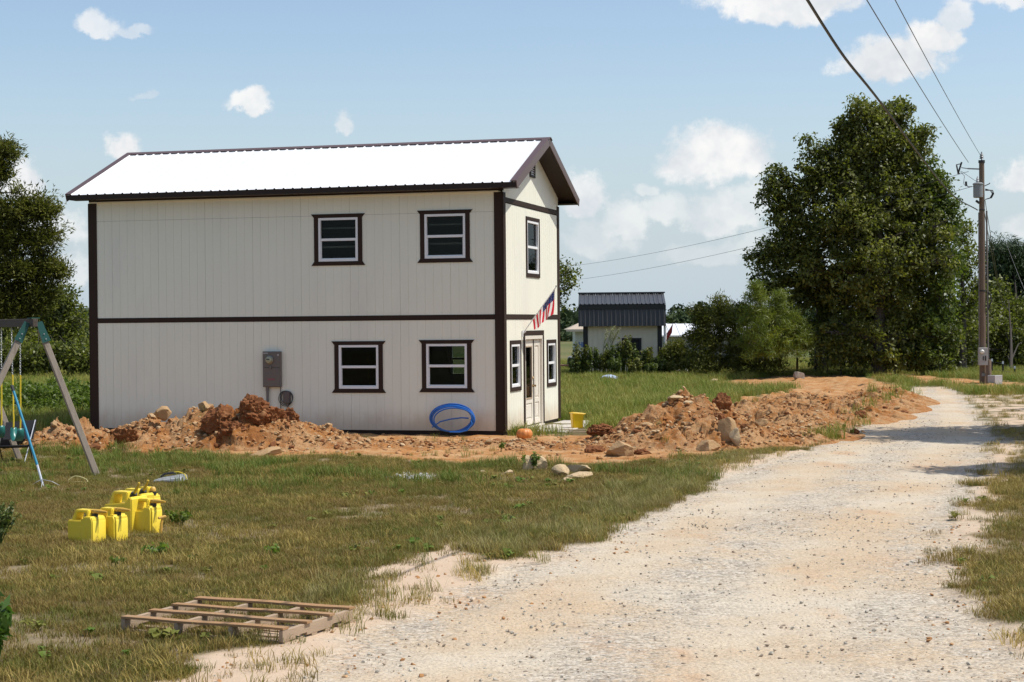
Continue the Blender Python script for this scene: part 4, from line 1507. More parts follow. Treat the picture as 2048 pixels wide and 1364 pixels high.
# left edge: cedar reaching into the view
lob = px_lobes([(10, 300, 24, 22, 0, 30), (-5, 345, 26, 26, 0, 28), (-55, 320, 46, 44, 0, 50), (30, 420, 40, 30, 0, 40), (75, 425, 40, 22, 0, 34), (98, 415, 18, 12, 0, 10), (20, 475, 60, 38, 0, 66), (85, 480, 34, 24, 0, 30), (40, 540, 60, 36, 0, 66), (100, 535, 30, 20, 0, 24), (118, 545, 16, 10, 0, 10), (20, 600, 60, 34, 0, 60), (75, 590, 44, 24, 0, 36), (-60, 400, 70, 70, 0, 80), (-60, 530, 80, 70, 0, 80), (-40, 620, 60, 50, 0, 50), (60, 630, 30, 20, 0, 16)], 48)
tree('cedar_tree', 'large cedar at the left edge with its branches reaching into the sky', at(-75, 832), fingers(lob, 4, 1), L_CEDAR, 51, .26, per=70, crad=.36, size=.13, aspect=.24, shell=.35, droop=-.35, outward=True, twigs=6, top=far(-60, 300, 48))
lob = px_lobes([(120, 600, 34, 30, 0, 34), (90, 630, 44, 40, 0, 50), (145, 640, 30, 34, 0, 30), (110, 690, 60, 40, 0, 66), (60, 680, 46, 46, 0, 46), (150, 700, 28, 34, 0, 26), (30, 700, 40, 46, 0, 36)], 95)
tree('oak_tree', 'dark oak behind the swing set, left of the house', at(105, 742), lob, L_OAK, 52, .3, per=34, crad=.6, size=.22, group='trees left of the house', top=far(110, 590, 95))
lob = px_lobes([(20, 690, 60, 50, 0, 60), (-40, 670, 60, 70, 0, 60), (60, 715, 40, 28, 0, 34), (0, 640, 60, 40, 0, 40)], 88)
tree('oak_tree', 'dark oak behind the crossbeam of the swing set', at(5, 748), lob, L_OAK, 53, .3, per=34, crad=.6, size=.22, group='trees left of the house')
lob = px_lobes([(20, 712, 50, 30, 0, 60), (75, 716, 40, 26, 0, 50), (125, 714, 40, 28, 0, 50), (165, 718, 34, 26, 0, 40), (-30, 710, 50, 34, 0, 50)], 84)
tree('bush', 'long dark thicket at the foot of the trees behind the swing set', at(80, 744), lob, L_OAK, 57, .06, per=30, crad=.5, size=.2, cat='bush', leafname='foliage', zmin=G0 + .1)
lob = px_lobes([(175, 710, 26, 30, 0, 26), (150, 722, 26, 22, 0, 22), (210, 705, 30, 34, 0, 22)], 105)
tree('oak_tree', 'small tree close to the left corner of the house, far across the field', at(172, 738), lob, L_OAK, 54, .12, per=18, crad=.5, size=.22, group='trees left of the house')
# tree behind the house, its crown showing past the gable
lob = px_lobes([(1112, 560, 34, 34, 0, 26), (1140, 545, 16, 18, 0, 10), (1135, 575, 22, 14, 0, 11), (1090, 540, 40, 40, 0, 30), (1100, 600, 30, 30, 0, 20), (1122, 605, 10, 12, 0, 5), (1060, 580, 50, 50, 0, 30)], 75)
tree('oak_tree', 'thin-leaved tree behind the right gable of the house', at(1085, 756), lob, L_OAK, 55, .2, per=16, crad=.42, size=.15, shell=.3, top=far(1088, 540, 75))
# trees standing to the right, out of the view, whose shade falls across the drive
for i, (x, y, h, r) in enumerate([(15.9, 38.4, 8.9, 3.3), (12.4, 29.3, 6.4, 2.1), (20.5, 48.5, 7, 2.6)]):
    lob = [(x, y, h * .78, r, r * (1.05 if i == 0 else .5), h * .26, 420 if i == 0 else 120), (x - r * .2, y + .4, h * .95, r * .8, r * (.9 if i == 0 else .35), h * .2, 260 if i == 0 else 50), (x + r * .4, y, h * .55, r * .7, r * .6, h * .18, 120)]
    tree('oak_tree', ['oak standing right of the drive, shading it', 'smaller oak right of the drive near the verge', 'oak further back, right of the drive'][i], (x, y, G0), lob, L_OAK, 56 + i, .2, per=20, crad=.5, size=.26)


def cards(name, xyz, size, m, seed, kind='stuff', label=None, squash=.8, aspect=.7, per=6, crad=1.0, tint=None):
    r_ = np.random.default_rng(seed)
    v, f, t = leaves(xyz, per, crad, size, r_, aspect, .1, squash, tint=tint)
    o = np_mesh(name, v, f, m, False, dict(tint=t))
    return tag(o, label, kind=kind)


# far wood on the skyline: one mass
def far_wood():
    r_ = np.random.default_rng(77)
    P = []
    for (D_, px0, px1, top, amp, n) in ((520, -200, 2300, 611, 24, 6500), (330, 1340, 1640, 622, 12, 1500), (240, 1095, 1175, 640, 18, 700), (300, -150, 330, 664, 20, 1300)):
        px = r_.uniform(px0, px1, n)
        hh = top + amp * 2 * (fbm(px / 30, px * 0 + D_, oct=4, seed=D_) - .5)
        bot = 645 - .009 * (px - 1024) + (CAM_Z + .5) / D_ * FPX
        t = r_.random(n) ** .75
        py = hh + (bot - hh) * t
        dd = D_ + 22 * (r_.random(n) - .5) + 12 * (1 - t) * 2
        for a, b, c in zip(px, py, dd):
            q = far(a, b, c)
            P.append((q.x, q.y, q.z))
    P = np.array(P)
    return cards('distant_wood', P, 1.1, L_FAR, 78, label='distant wooded skyline', per=7, crad=1.3)
far_wood()
hx = np.linspace(-900, 1100, 60)
hv, hf = [], []
for i, x in enumerate(hx):
    h = 1 + 9 * float(fbm(np.array([x / 160.]), np.array([2.]), oct=3, seed=8)[0]) + 14 * math.exp(-((x + 260) / 160) ** 2)
    hv += [(x, 1150, -1), (x, 1190, h * .55), (x, 1260, h), (x, 1500, -1)]
for i in range(59):
    for k in range(3):
        a = i * 4 + k
        hf.append((a, a + 4, a + 5, a + 1))
tag(np_mesh('hills', hv, hf, mat('hill_wood', (0.045, 0.062, 0.03), .95, .35, .06, coords='World'), True), 'low wooded hills on the horizon', kind='structure')

# ------------------------------------------------------------------ the dark-roofed shed
M_SHEDROOF = mat('black_roof_metal', (0.06, 0.06, 0.061), 0.45, 0.15, 3, spec=0.4)
M_SHEDWALL = mat('cream_shed_wall', (0.74, 0.65, 0.49), 0.6, 0.08, 2)
M_BLACK = mat('black_trim', (0.022, 0.02, 0.019), .5)
M_OPEN = mat('dark_opening', (0.012, 0.012, 0.012), .7)


def shed():
    q0 = far(1172, 742, 83)
    rz = math.atan2(-1.15, 3.68) * .16
    root = thing('shed', 'cream shed with a steep black metal gambrel roof behind tall weeds', 'shed', (q0.x, q0.y, G0), rz)
    k = 83 / FPX
    Wd = 148 * k
    hz = lambda py: CAM_Z + (645 - py) * k - G0
    z_eave, z_break, z_top = hz(652), hz(612), hz(586)
    dep = 4.2
    # wall boards
    n = 14
    hole = (74 * k, 109 * k, hz(716), hz(680))
    for i in range(n):
        mb = MB()
        a, b = .1 + (Wd - .2) * i / n + .008, .1 + (Wd - .2) * (i + 1) / n - .008
        for (u, v) in columns(a, b, [hole]):
            for (c, d) in rect_minus(u, v, 0, z_eave - .02, [hole]):
                mb = MB()
                mb.box(u, v, -.02, 0, c, d)
                mb.build('wall_board', M_SHEDWALL, root)
    mb = MB()
    for (u, v) in columns(.0, Wd, [hole]):
        for (c, d) in rect_minus(u, v, 0, z_eave - .02, [hole]):
            mb.box(u, v, .002, .08, c, d)
    mb.box(0, .08, .081, dep, 0, z_eave - .02)
    mb.box(Wd - .08, Wd, .081, dep, 0, z_eave - .02)
    mb.box(.081, Wd - .081, dep - .08, dep, 0, z_eave - .02)
    mb.build('wall_frame', M_SHEDWALL, root)
    mb = MB()
    u0, u1, z0, z1 = hole
    for (a, b, p, q) in ((u0 - .05, u0 + .03, z0 - .05, z1 + .05), (u1 - .03, u1 + .05, z0 - .05, z1 + .05), (u0 + .03, u1 - .03, z0 - .05, z0 + .03), (u0 + .03, u1 - .03, z1 - .03, z1 + .05)):
        mb.box(a, b, -.045, -.021, p, q)
    w = mb.build('window', M_BLACK, root)
    mb = MB()
    mb.box(u0 + .031, u1 - .031, .03, .05, z0 + .031, z1 - .031)
    mb.build('pane', M_OPEN, w)
    for x in (0, Wd):
        mb = MB()
        mb.box(x - .12, x + .1, -.055, -.022, 0, z_eave - .02)
        mb.build('corner_post', M_BLACK, root)
    # roof: steep lower slope, flatter upper slope, both in ribbed sheets
    o0, o1 = -.34, Wd + .28
    yl0, yl1 = -.36, -.22
    yt = dep / 2

    def sheet(name, p0, p1, x0, x1, nr):
        """p0, p1: (y, z) of the lower and upper edge"""
        e = Vector((0, p1[0] - p0[0], p1[1] - p0[1])).normalized()
        nrm = Vector((1, 0, 0)).cross(e)
        nrm = -nrm if nrm.y > 0 else nrm
        prof = []
        st_ = (x1 - x0) / nr
        for i in range(nr):
            c = x0 + st_ * (i + .5)
            prof += [(c - st_ / 2 + .002, 0), (c - .04, 0), (c - .018, .035), (c + .018, .035), (c + .04, 0), (c + st_ / 2 - .002, 0)]
        vs = []
        for (y, z) in (p0, p1):
            for h_ in (0.03, 0.0):
                vs += [(x, y + nrm.y * (h + h_), z + nrm.z * (h + h_)) for x, h in prof]
        m_ = len(prof)
        fs = []
        for i in range(m_ - 1):
            fs += [(i, i + 1, 2 * m_ + i + 1, 2 * m_ + i), (m_ + i, 3 * m_ + i, 3 * m_ + i + 1, m_ + i + 1), (i, m_ + i, m_ + i + 1, i + 1)]
        mb = MB()
        mb.add(vs, fs)
        return mb.build(name, M_SHEDROOF, root)
    np_ = 10
    for i in range(np_):
        a, b = o0 + (o1 - o0) * i / np_, o0 + (o1 - o0) * (i + 1) / np_
        sheet('roof_sheet', (yl0, z_eave - .05), (yl1, z_break), a + .003, b - .003, 2)
        sheet('roof_sheet', (yl1 - .06, z_break + .015), (yt, z_top - .06), a + .003, b - .003, 2)
    mb = MB()
    # gambrel body under the sheets, and the rear slopes
    ol = [(yl0 + .06, z_eave - .04), (yl1 + .06, z_break - .03), (yt, z_top - .13), (dep - yl1 - .06, z_break - .03), (dep - yl0 - .06, z_eave - .04)]
    vs = [(x, y, z) for x in (o0 + .03, o1 - .03) for y, z in ol]
    mb.add(vs, [(0, 1, 2, 3, 4), (9, 8, 7, 6, 5)] + [(i, i + 5, (i + 1) % 5 + 5, (i + 1) % 5) for i in range(5)])
    mb.build('roof_body', M_SHEDROOF, root)
    mb = MB()
    mb.bar((o0 - .03, yt, z_top - .0), (o1 + .05, yt, z_top - .0), .5, .06)
    mb.build('ridge_cap', M_SHEDROOF, root)
    mb = MB()
    mb.box(o0, o1, yl1 - .10, yl1 - .04, z_break - .2, z_break - .0)
    mb.build('gambrel_trim', M_BLACK, root)
    mb = MB()
    mb.tube([(Wd + .24, -.1, 0), (Wd + .24, -.1, z_eave - .02)], .07, 10)
    mb.build('white_pipe', M_VINYL, root, smooth=True)
    return root
shed()


def camper():
    """low building behind the shed, only its left end in view"""
    d = 92
    k = d / FPX
    q = far(1151, 742, d)
    root = thing('wrapped_outbuilding', 'cream outbuilding with blue marks on its wall, half hidden behind the shed', 'outbuilding', (q.x, q.y, G0), 0)
    hz = lambda py: CAM_Z + (644 - py) * k - G0
    mb = MB()
    mb.box(0, 60 * k, 0, 4, 0, hz(659))
    mb.build('wall', mat('pale_house_wrap', (0.66, 0.65, 0.6), .6), root)
    mb = MB()
    mb.add([(-18 * k, -.4, hz(659)), (70 * k, -.4, hz(659)), (70 * k, 4.2, hz(659)), (-18 * k, 4.2, hz(659)), (14 * k, 1.9, hz(644)), (70 * k, 1.9, hz(644))], [(0, 1, 2, 3), (0, 4, 5, 1), (3, 2, 5, 4), (0, 3, 4), (1, 5, 2)])
    mb.build('roof', mat('tan_roof', (0.45, 0.37, 0.27), .7), root)
    mb = MB()
    mb.box(-18 * k, 70 * k, -.46, -.405, hz(663), hz(658.5))
    mb.build('fascia', mat('pale_fascia', (0.62, 0.52, 0.4), .6), root)
    mb = MB()
    for i, x in enumerate((1, 8, 15)):
        x0, x1, z0, z1 = x * k, (x + 5) * k, hz(694), hz(684)
        mb.bar((x0, -.006, z0), (x0 + .02, -.006, z1), .05, .008, up=(0, 1, 0))
        mb.bar((x1, -.006, z0), (x1, -.006, z1), .05, .008, up=(0, 1, 0))
        mb.bar((x0, -.0065, (z0 + z1) / 2), (x1, -.0065, (z0 + z1) / 2 - .03 * i), .05, .008, up=(0, 1, 0))
    mb.build('blue_mark', mat('blue_print', (0.12, 0.2, 0.5), .6), root)
camper()


def white_roof():
    d = 100
    k = d / FPX
    q = far(1330, 742, d)
    root = thing('low_barn', 'low barn with a white metal roof beyond the shed and cedars', 'barn', (q.x, q.y, G0), 0)
    hz = lambda py: CAM_Z + (642 - py) * k - G0
    mb = MB()
    mb.box(-10 * k, 230 * k, .3, 5, 0, hz(673))
    mb.build('wall', mat('grey_barn_wall', (0.35, 0.35, 0.34), .7), root)
    for i in range(12):
        mb = MB()
        a, b = -10 * k + i * 20 * k, -10 * k + (i + 1) * 20 * k - .01
        for (u, v, h) in ((a, a + .05, .05), (a + .05, b, .02)):
            vs = [(u, -.2, hz(671)), (v, -.2, hz(671)), (v, 2.6, hz(648)), (u, 2.6, hz(648))]
            mb.add(vs + [(x, y, z + h) for x, y, z in vs], [(0, 1, 2, 3), (4, 7, 6, 5), (0, 4, 5, 1), (1, 5, 6, 2), (2, 6, 7, 3), (3, 7, 4, 0)])
        mb.build('roof_sheet', M_ROOF, root)
white_roof()

# small red flag by the shed corner
q = far(1334, 668, 82.5)
fg = thing('red_flag', 'small faded red flag at the right corner of the shed', 'flag', q)
mb = MB()
mb.tube([(-.14, 0, -.18), (.3, 0, .5)], .015, 6)
mb.build('stick', M_VINYL, fg)
V, F = [], []
for j in range(9):
    for i in range(7):
        a = Vector((-.0, 0, .05)).lerp(Vector((.28, 0, .48)), j / 8)
        V.append((a.x + .0 - .05 * i / 6, -.03 + .05 * math.sin(i * 1.3 + j * .5), a.z - .42 * i / 6))
for j in range(8):
    for i in range(6):
        F.append((j * 7 + i, j * 7 + i + 1, j * 7 + i + 8, j * 7 + i + 7))
np_mesh('cloth', V, F, mat('faded_red', (0.42, 0.06, 0.06), .8, .3, 9), True, parent=fg)

# ------------------------------------------------------------------ utility pole, cables, fence
M_POLE = mat('weathered_pole', (0.165, 0.115, 0.08), .85, .25, 10, .4, 30, stretch=(1, 1, .12))
M_STEEL = mat('galvanised_steel', (0.25, 0.255, 0.25), .5, .1, 6, metal=.3)
M_CABLE = mat('black_cable', (0.03, 0.028, 0.027), .5)
M_WIRE = mat('bare_wire', (0.10, 0.10, 0.10), .45, metal=.4)


def utility_pole():
    b = at(1966, 768)
    d = b.y
    k = d / FPX
    root = thing('utility_pole', 'weathered wooden utility pole with a grey transformer beside the drive', 'utility pole', b)
    top = far(1961.5, 322, d) - b
    hz = lambda py: top.z * (768 - py) / (768 - 322)
    mb = MB()
    mb.tube([(0, 0, -.2), (0, 0, top.z * .5), (0, 0, top.z)], [.135, .118, .10], 16)
    mb.build('shaft', M_POLE, root, smooth=True)
    mb = MB()
    mb.tube([(0, 0, hz(326)), (0, 0, top.z + .03)], .125, 14)
    mb.build('cap_band', M_CABLE, root, smooth=True)
    mb = MB()
    mb.lathe([(.02, 0), (.02, .05), (.09, .06), (.05, .11), (.09, .13), (.05, .18), (.07, .2), (.03, .27), (.02, .33)], 12, c=(0, 0, top.z + .03))
    mb.build('top_insulator', M_STEEL, root, smooth=True)
    # cutout bracket and fuse
    z = hz(336)
    mb = MB()
    mb.bar((-.1, 0, z - .04), (-.55, -.02, z - .02), .05, .05)
    mb.bar((-.55, -.02, z - .02), (-.8, -.02, z + .02), .03, .03)
    mb.build('cutout_bracket', M_STEEL, root)
    mb = MB()
    mb.tube([(-.92, 0, hz(346)), (-.78, 0, hz(324))], .035, 8)
    mb.tube([(-.98, 0, hz(330)), (-.92, 0, hz(346))], .03, 8)
    mb.tube([(-1.0, 0, hz(329)), (-.80, 0, hz(327))], .02, 6)
    mb.tube([(-.95, 0, hz(346)), (-.86, 0, hz(346.5))], .03, 6)
    mb.build('fuse_cutout', M_CABLE, root, smooth=True)
    # transformer tank
    T = (-.2, -.2, hz(396))
    h = hz(370) - hz(396)
    mb = MB()
    mb.lathe([(.15, 0), (.185, .02), (.185, h), (.205, h + .01), (.205, h + .04), (.15, h + .08)], 20, c=T)
    tr_ = mb.build('transformer', M_STEEL, root, smooth=True)
    mb = MB()
    mb.lathe([(.05, 0), (.05, .06), (.07, .07), (.04, .12), (.06, .14), (.03, .2), (.015, .26)], 10, c=(T[0] - .02, T[1], T[2] + h + .07))
    mb.build('bushing', mat('grey_porcelain', (.5, .5, .48), .3), tr_, smooth=True)
    mb = MB()
    mb.tube([(T[0] - .24, T[1], T[2] + h * .85), (T[0] - .38, T[1], T[2] + h * .85), (T[0] - .44, T[1], T[2] + h * .95)], .02, 6)
    mb.tube([(T[0] - .46, T[1], T[2] + h * .9), (T[0] - .47, T[1], T[2] + h * 1.25)], .045, 8)
    mb.build('arrester', M_CABLE, tr_, smooth=True)
    mb = MB()
    mb.tube([(-.85, -.05, hz(343)), (-.7, -.1, hz(352)), (-.74, -.12, hz(366)), (-.73, -.2, hz(371))], .01, 5)
    mb.tube([(-.8, 0, hz(342)), (-.4, -.05, hz(357)), (-.25, -.2, hz(364))], .008, 5)
    for q in range(3):
        mb.tube([(.12, -.05, hz(378) - .03 * q), (.3 + .05 * q, -.1, hz(381)), (.38 + .03 * q, -.1, hz(388)), (.3 + .03 * q, -.08, hz(396)), (.12, -.05, hz(399))], .018, 6)
    mb.tube([(.1, 0, hz(372)), (.28, 0, hz(368)), (.32, 0, hz(366))], .02, 6)
    mb.build('jumper', M_CABLE, root, smooth=True)
    mb = MB()
    mb.tube([(-.14, -.1, hz(406)), (-.26, -.16, hz(402))], .05, 8)
    mb.build('bracket_stub', M_CABLE, root, smooth=True)
    mb = MB()
    mb.tube([(0, 0, hz(420.6)), (0, 0, hz(419))], .125, 14)
    mb.tube([(0, 0, hz(583)), (0, 0, hz(580))], .135, 14)
    mb.build('band', M_CABLE, root, smooth=True)
    mb = MB()
    mb.tube([(.17, -.05, hz(422)), (.18, -.05, hz(560)), (.2, -.05, -.1)], .035, 8)
    mb.tube([(-.15, -.08, hz(425)), (-.165, -.08, hz(700))], .02, 6)
    mb.build('riser', M_PIPE, root, smooth=True)
    mb = MB()
    mb.tube([(.20, -.06, hz(583)), (.3, -.1, hz(590)), (.32, -.1, hz(602)), (.2, -.06, hz(620))], .03, 6)
    mb.build('cable_loop', M_CABLE, root, smooth=True)
    # service box
    mb = MB()
    mb.box(-.24, .1, -.36, -.17, hz(730), hz(695))
    sb = mb.build('meter_box', mat('grey_enamel', (.36, .35, .33), .45), root, .01)
    mb = MB()
    mb.lathe([(.08, 0), (.08, .05), (.05, .08)], 14, T=Matrix.Translation((-.13, -.36, hz(703))) @ Matrix.Rotation(PI / 2, 4, 'X'))
    mb.build('meter', mat('pale_meter', (.7, .68, .62), .3), sb, smooth=True)
    mb = MB()
    mb.box(-.1, -.06, -.375, -.361, hz(720), hz(712))
    mb.box(-.02, .03, -.375, -.361, hz(721), hz(711))
    mb.build('breaker', M_CABLE, sb)
    mb = MB()
    mb.tube([(.16, -.26, -.1), (.16, -.26, hz(720)), (.16, -.26, hz(719))], [.1, .1, .09], 12)
    mb.build('brace_post', M_POLE, root, smooth=True)
    mb = MB()
    mb.box(-.09, .06, -.185, -.165, hz(752), hz(746))
    mb.build('tag_plate', M_STEEL, root)
    return b, hz
PB, PHZ = utility_pole()


def cable(name, label, pts, r, m, group=None, cat='cable'):
    """curve through the given points (Catmull-Rom), n samples each"""
    P = [Vector(p) for p in pts]
    P = [P[0] * 2 - P[1]] + P + [P[-1] * 2 - P[-2]]
    out = []
    for i in range(1, len(P) - 2):
        for k in range(10):
            t = k / 10
            a, b, c, d = P[i - 1:i + 3]
            out.append(.5 * ((2 * b) + (c - a) * t + (2 * a - 5 * b + 4 * c - d) * t * t + (3 * b - a - 3 * c + d) * t ** 3))
    out.append(P[-2])
    mb = MB()
    mb.tube(out, r, 6)
    return tag(mb.build(name, m, smooth=True), label, cat, group)


def span(a, b, sag, n=8):
    a, b = Vector(a), Vector(b)
    return [a.lerp(b, i / n) - Vector((0, 0, 4 * sag * (i / n) * (1 - i / n))) for i in range(n + 1)]
ptop = Vector((PB.x, PB.y, PB.z))
q1 = [far(1955, 420, PB.y), far(1900, 385, 55), far(1765, 210, 29.3), far(1615, 0, 20.6)]
ext = q1[-1] + (q1[-1] - q1[-2]) * 2.2 + Vector((0, 0, .9))
cable('service_cable', 'thick black service cable dropping to the middle of the utility pole', q1 + [ext], .021, M_CABLE, 'overhead cables')
a = far(1937, 325, PB.y)
b_ = far(1750, 0, 32)
cable('overhead_wire', 'thin bare wire running up to the fuse bracket of the utility pole', span(a, b_ + (b_ - a) * 1.1, .25, 14), .011, M_WIRE, 'overhead cables')
a = far(1960, 309, PB.y)
b_ = far(1805, 0, 31)
cable('overhead_wire', 'thin bare wire running up to the very top of the utility pole', span(a, b_ + (b_ - a) * 1.1, .25, 14), .009, M_WIRE, 'overhead cables')
cable('overhead_wire', 'upper faint wire crossing the sky behind the oaks towards the house', span(far(1937, 343, PB.y), far(900, 540, 170), 1.4), .009, M_WIRE, 'overhead cables')
cable('overhead_wire', 'lower faint wire crossing the sky behind the oaks towards the house', span(far(1948, 372, PB.y), far(900, 568, 170), 1.4), .009, M_WIRE, 'overhead cables')
cable('guy_wire', 'wire slanting down behind the right side of the utility pole', span(far(1970, 400, PB.y), far(2010, 640, 80), .1), .012, M_WIRE, 'guy wires')
cable('guy_wire', 'lower wire slanting down right of the utility pole', span(far(1969, 425, PB.y), far(1996, 570, 75), .1), .014, M_WIRE, 'guy wires')
cable('guy_wire', 'wire descending in front of the tall pine at the right', span(far(2010, 480, 80), far(2075, 640, 78), .1), .012, M_WIRE, 'guy wires')

# fence of steel posts
M_POST = mat('dark_fence_post', (0.045, 0.04, 0.035), .7)
M_TIP = mat('white_post_tip', (0.7, 0.7, 0.68), .6)
posts = [(1906, 746, 720), (1925, 737, 720), (1944.5, 741, 721), (1984, 750, 720), (2006, 753, 725), (2029.5, 752, 735), (2052, 752, 733), (1880, 744, 722)]
ends = []
for i, (px, bot, top) in enumerate(posts):
    dd = at(px, bot).y
    bpt = at(px, bot)
    h = (bot - top) * dd / FPX + .06
    r = thing('fence_post', 'dark steel fence post with a pale tip beyond the utility pole', 'fence post', bpt, 0, 'steel fence posts')
    mb = MB()
    mb.bar((0, 0, -.2), (0, 0, h - .12), .07, .03, up=(0, 1, 0))
    mb.bar((0, -.03, -.2), (0, -.03, h - .12), .03, .03, up=(0, 1, 0))
    mb.build('stake', M_POST, r)
    mb = MB()
    mb.bar((0, 0, h - .12), (0, 0, h), .075, .036, up=(0, 1, 0))
    mb.build('tip', M_TIP, r)
    ends.append((px, bpt, h))
for i, e in enumerate(ends):
    bpy.data.objects['fence_post' if i == 0 else f'fence_post.{i:03d}']['label'] = [
        'leftmost of the fence posts left of the utility pole base, nearest the oaks but one', 'fence post in the middle of the three left of the utility pole', 'fence post just left of the utility pole meter box', 'fence post directly behind the grey concrete block',
        'fence post second to the right of the utility pole', 'short fence post near the right edge by the bare dirt', 'fence post past the right edge of the view', 'fence post half lost in the bushes under the oaks'][i]
ends.sort(key=lambda e: e[0])
for j, fz in enumerate((.35, .8)):
    cable('fence_wire', ['lower strand of fence wire beyond the utility pole', 'upper strand of fence wire beyond the utility pole'][j], [e[1] + Vector((0, -.04, e[2] * fz)) for e in ends], .006, M_WIRE, 'fence wires', 'fence wire')
# concrete block
q = at(1990, 769)
cb = thing('concrete_block', 'grey concrete block on the dug earth right of the utility pole', 'concrete block', q, R(28))
mb = MB()
w, h = .2, .36
mb.add([(-w, -w, 0), (w, -w, 0), (w, w, 0), (-w, w, 0), (-w * .98, -w, h), (w * 1.1, -w * .9, h * 1.02), (w, w * 1.1, h * .97), (-w, w, h)], [(3, 2, 1, 0), (4, 5, 6, 7), (0, 1, 5, 4), (1, 2, 6, 5), (2, 3, 7, 6), (3, 0, 4, 7)])
mb.build('block', mat('grey_block', (.42, .41, .4), .9, .12, 8, .3, 30), cb, .012)
# slim far pole
q = at(2028, 735)
fp = thing('slim_pole', 'slim dark pole among the trees near the right edge', 'pole', q)
mb = MB()
mb.tube([(0, 0, -.2), (0, 0, (735 - 602) * q.y / FPX)], [.09, .06], 8)
mb.build('shaft', M_BARK, fp, smooth=True)
mb = MB()
mb.tube([(0, 0, 2.4), (-.25, 0, 1.6)], .03, 6)
mb.build('brace', M_BARK, fp)
# utility table with odds and ends left of the shed
q = far(1140, 738, 82)
tb = thing('work_table', 'low brown table left of the shed, seen past the house corner', 'table', (q.x, q.y, G0))
mb = MB()
mb.box(-.75, .45, -.3, .3, .5, .57)
mb.build('table_top', mat('rusty_top', (.24, .12, .08), .7, .3), tb)
for (x, y) in ((-.65, -.25), (.35, -.25), (-.65, .25), (.35, .25)):
    mb = MB()
    mb.box(x - .04, x + .04, y - .04, y + .04, -.05, .499)
    mb.build('leg', mat('pale_leg', (.4, .4, .38), .6), tb)
bx = thing('engine_part', 'dark machine part with a pale top lying on the low brown table', 'machine part', (q.x + .1, q.y, G0 + .571))
mb = MB()
mb.box(-.22, .25, -.18, .18, 0, .28)
mb.build('casing', M_BLACK, bx, .03)
mb = MB()
mb.lathe([(.2, 0), (.22, .05), (.1, .12)], 12, c=(0, 0, .281))
mb.build('cover', M_STEEL, bx)

# ------------------------------------------------------------------ foreground things
M_WOOD = mat('grey_swing_timber', (0.30, 0.245, 0.19), .85, .22, 7, .4, 40, stretch=(3, 3, .3), dirt=(.17, .13, .1), dscale=4, damt=.6)
M_WOODD = mat('dark_swing_timber', (0.085, 0.065, 0.05), .85, .25, 7, .4, 40)
M_GREEN = mat('green_bracket', (0.014, 0.075, 0.06), .45, .1)
M_CHAIN = mat('chain_steel', (0.5, 0.5, 0.48), .4, .1, metal=.6)
M_YELLOW = mat('yellow_sleeve', (0.75, 0.55, 0.03), .45, .08)


def swing_set():
    foot = at(196, 950)
    root = thing('swing_set', 'weathered timber swing set with green brackets at the left edge', 'swing set', foot)
    L = lambda p: Vector(p) - foot
    apex = far(64, 655, foot.y - .25)
    apex = L(apex)
    footL = Vector((-2.15, -1.25, 0))
    beam_d = Vector((-.545, .838, 0))
    side = (footL).normalized()
    def leg(f, sgn):
        t = apex + Vector((0, 0, -.02)) - side * sgn * .14
        mb = MB()
        mb.bar(f - Vector((0, 0, .06)), t, .10, .085, up=beam_d)
        mb.build('leg', M_WOOD, root, .006)
    leg(Vector((0, 0, 0)), 1)
    leg(footL, -1)
    # crossbeam
    mb = MB()
    mb.bar(apex + Vector((0, 0, .08)) - beam_d * .18, apex + Vector((0, 0, .08)) + beam_d * 4.5, .085, .14)
    mb.build('crossbeam', M_WOODD, root, .006)
    far_apex = apex + beam_d * 4.3
    for sgn, f in ((1, Vector((0, 0, 0))), (-1, footL)):
        mb = MB()
        mb.bar(f + beam_d * 4.3 - Vector((0, 0, .06)), far_apex - side * sgn * .14, .10, .085, up=beam_d)
        mb.build('leg', M_WOOD, root, .006)
    # green brackets: folded plates on each leg, with bolts
    for (bd, fdir) in ((-.07, -1),):
        for sgn, f in ((1, Vector((0, 0, 0))), (-1, footL)):
            t = apex - side * sgn * .14
            d = (f - t).normalized()
            up = beam_d
            s_ = d.cross(up).normalized()
            mb = MB()
            a0 = t - d * .10 + up * -.052
            a1 = t + d * .26 + up * -.052
            vs = []
            for p, w in ((a0, .05), (a1, .075)):
                vs += [p - s_ * w, p + s_ * w, p + s_ * w - up * .008, p - s_ * w - up * .008]
            mb.add(vs, [(0, 1, 2, 3), (4, 7, 6, 5), (0, 4, 5, 1), (1, 5, 6, 2), (2, 6, 7, 3), (3, 7, 4, 0)])
            # the return of the plate along the leg
            b0, b1 = t - d * .08 + s_ * .056, t + d * .24 + s_ * .056
            vs = [b0 - up * .05, b0 + up * .05, b1 + up * .05, b1 - up * .05]
            vs += [v + s_ * .006 for v in vs]
            mb.add(vs, [(0, 1, 2, 3), (4, 7, 6, 5), (0, 4, 5, 1), (1, 5, 6, 2), (2, 6, 7, 3), (3, 7, 4, 0)])
            br = mb.build('bracket', M_GREEN, root)
            for q in (.12, .21):
                mb = MB()
                c = t + d * q - up * .062
                mb.tube([c, c - up * .012], .011, 8)
                mb.build('bolt', M_CHAIN, br)
    mb = MB()
    mb.box(-.10, .10, -.09, .02, .155, .168, T=Matrix.Translation(apex) @ Matrix.Rotation(-PI / 6 * 2, 4, 'Z').inverted())
    mb.build('top_plate', M_GREEN, root)
    return foot, apex, beam_d
SWF, SWA, SWB = swing_set()


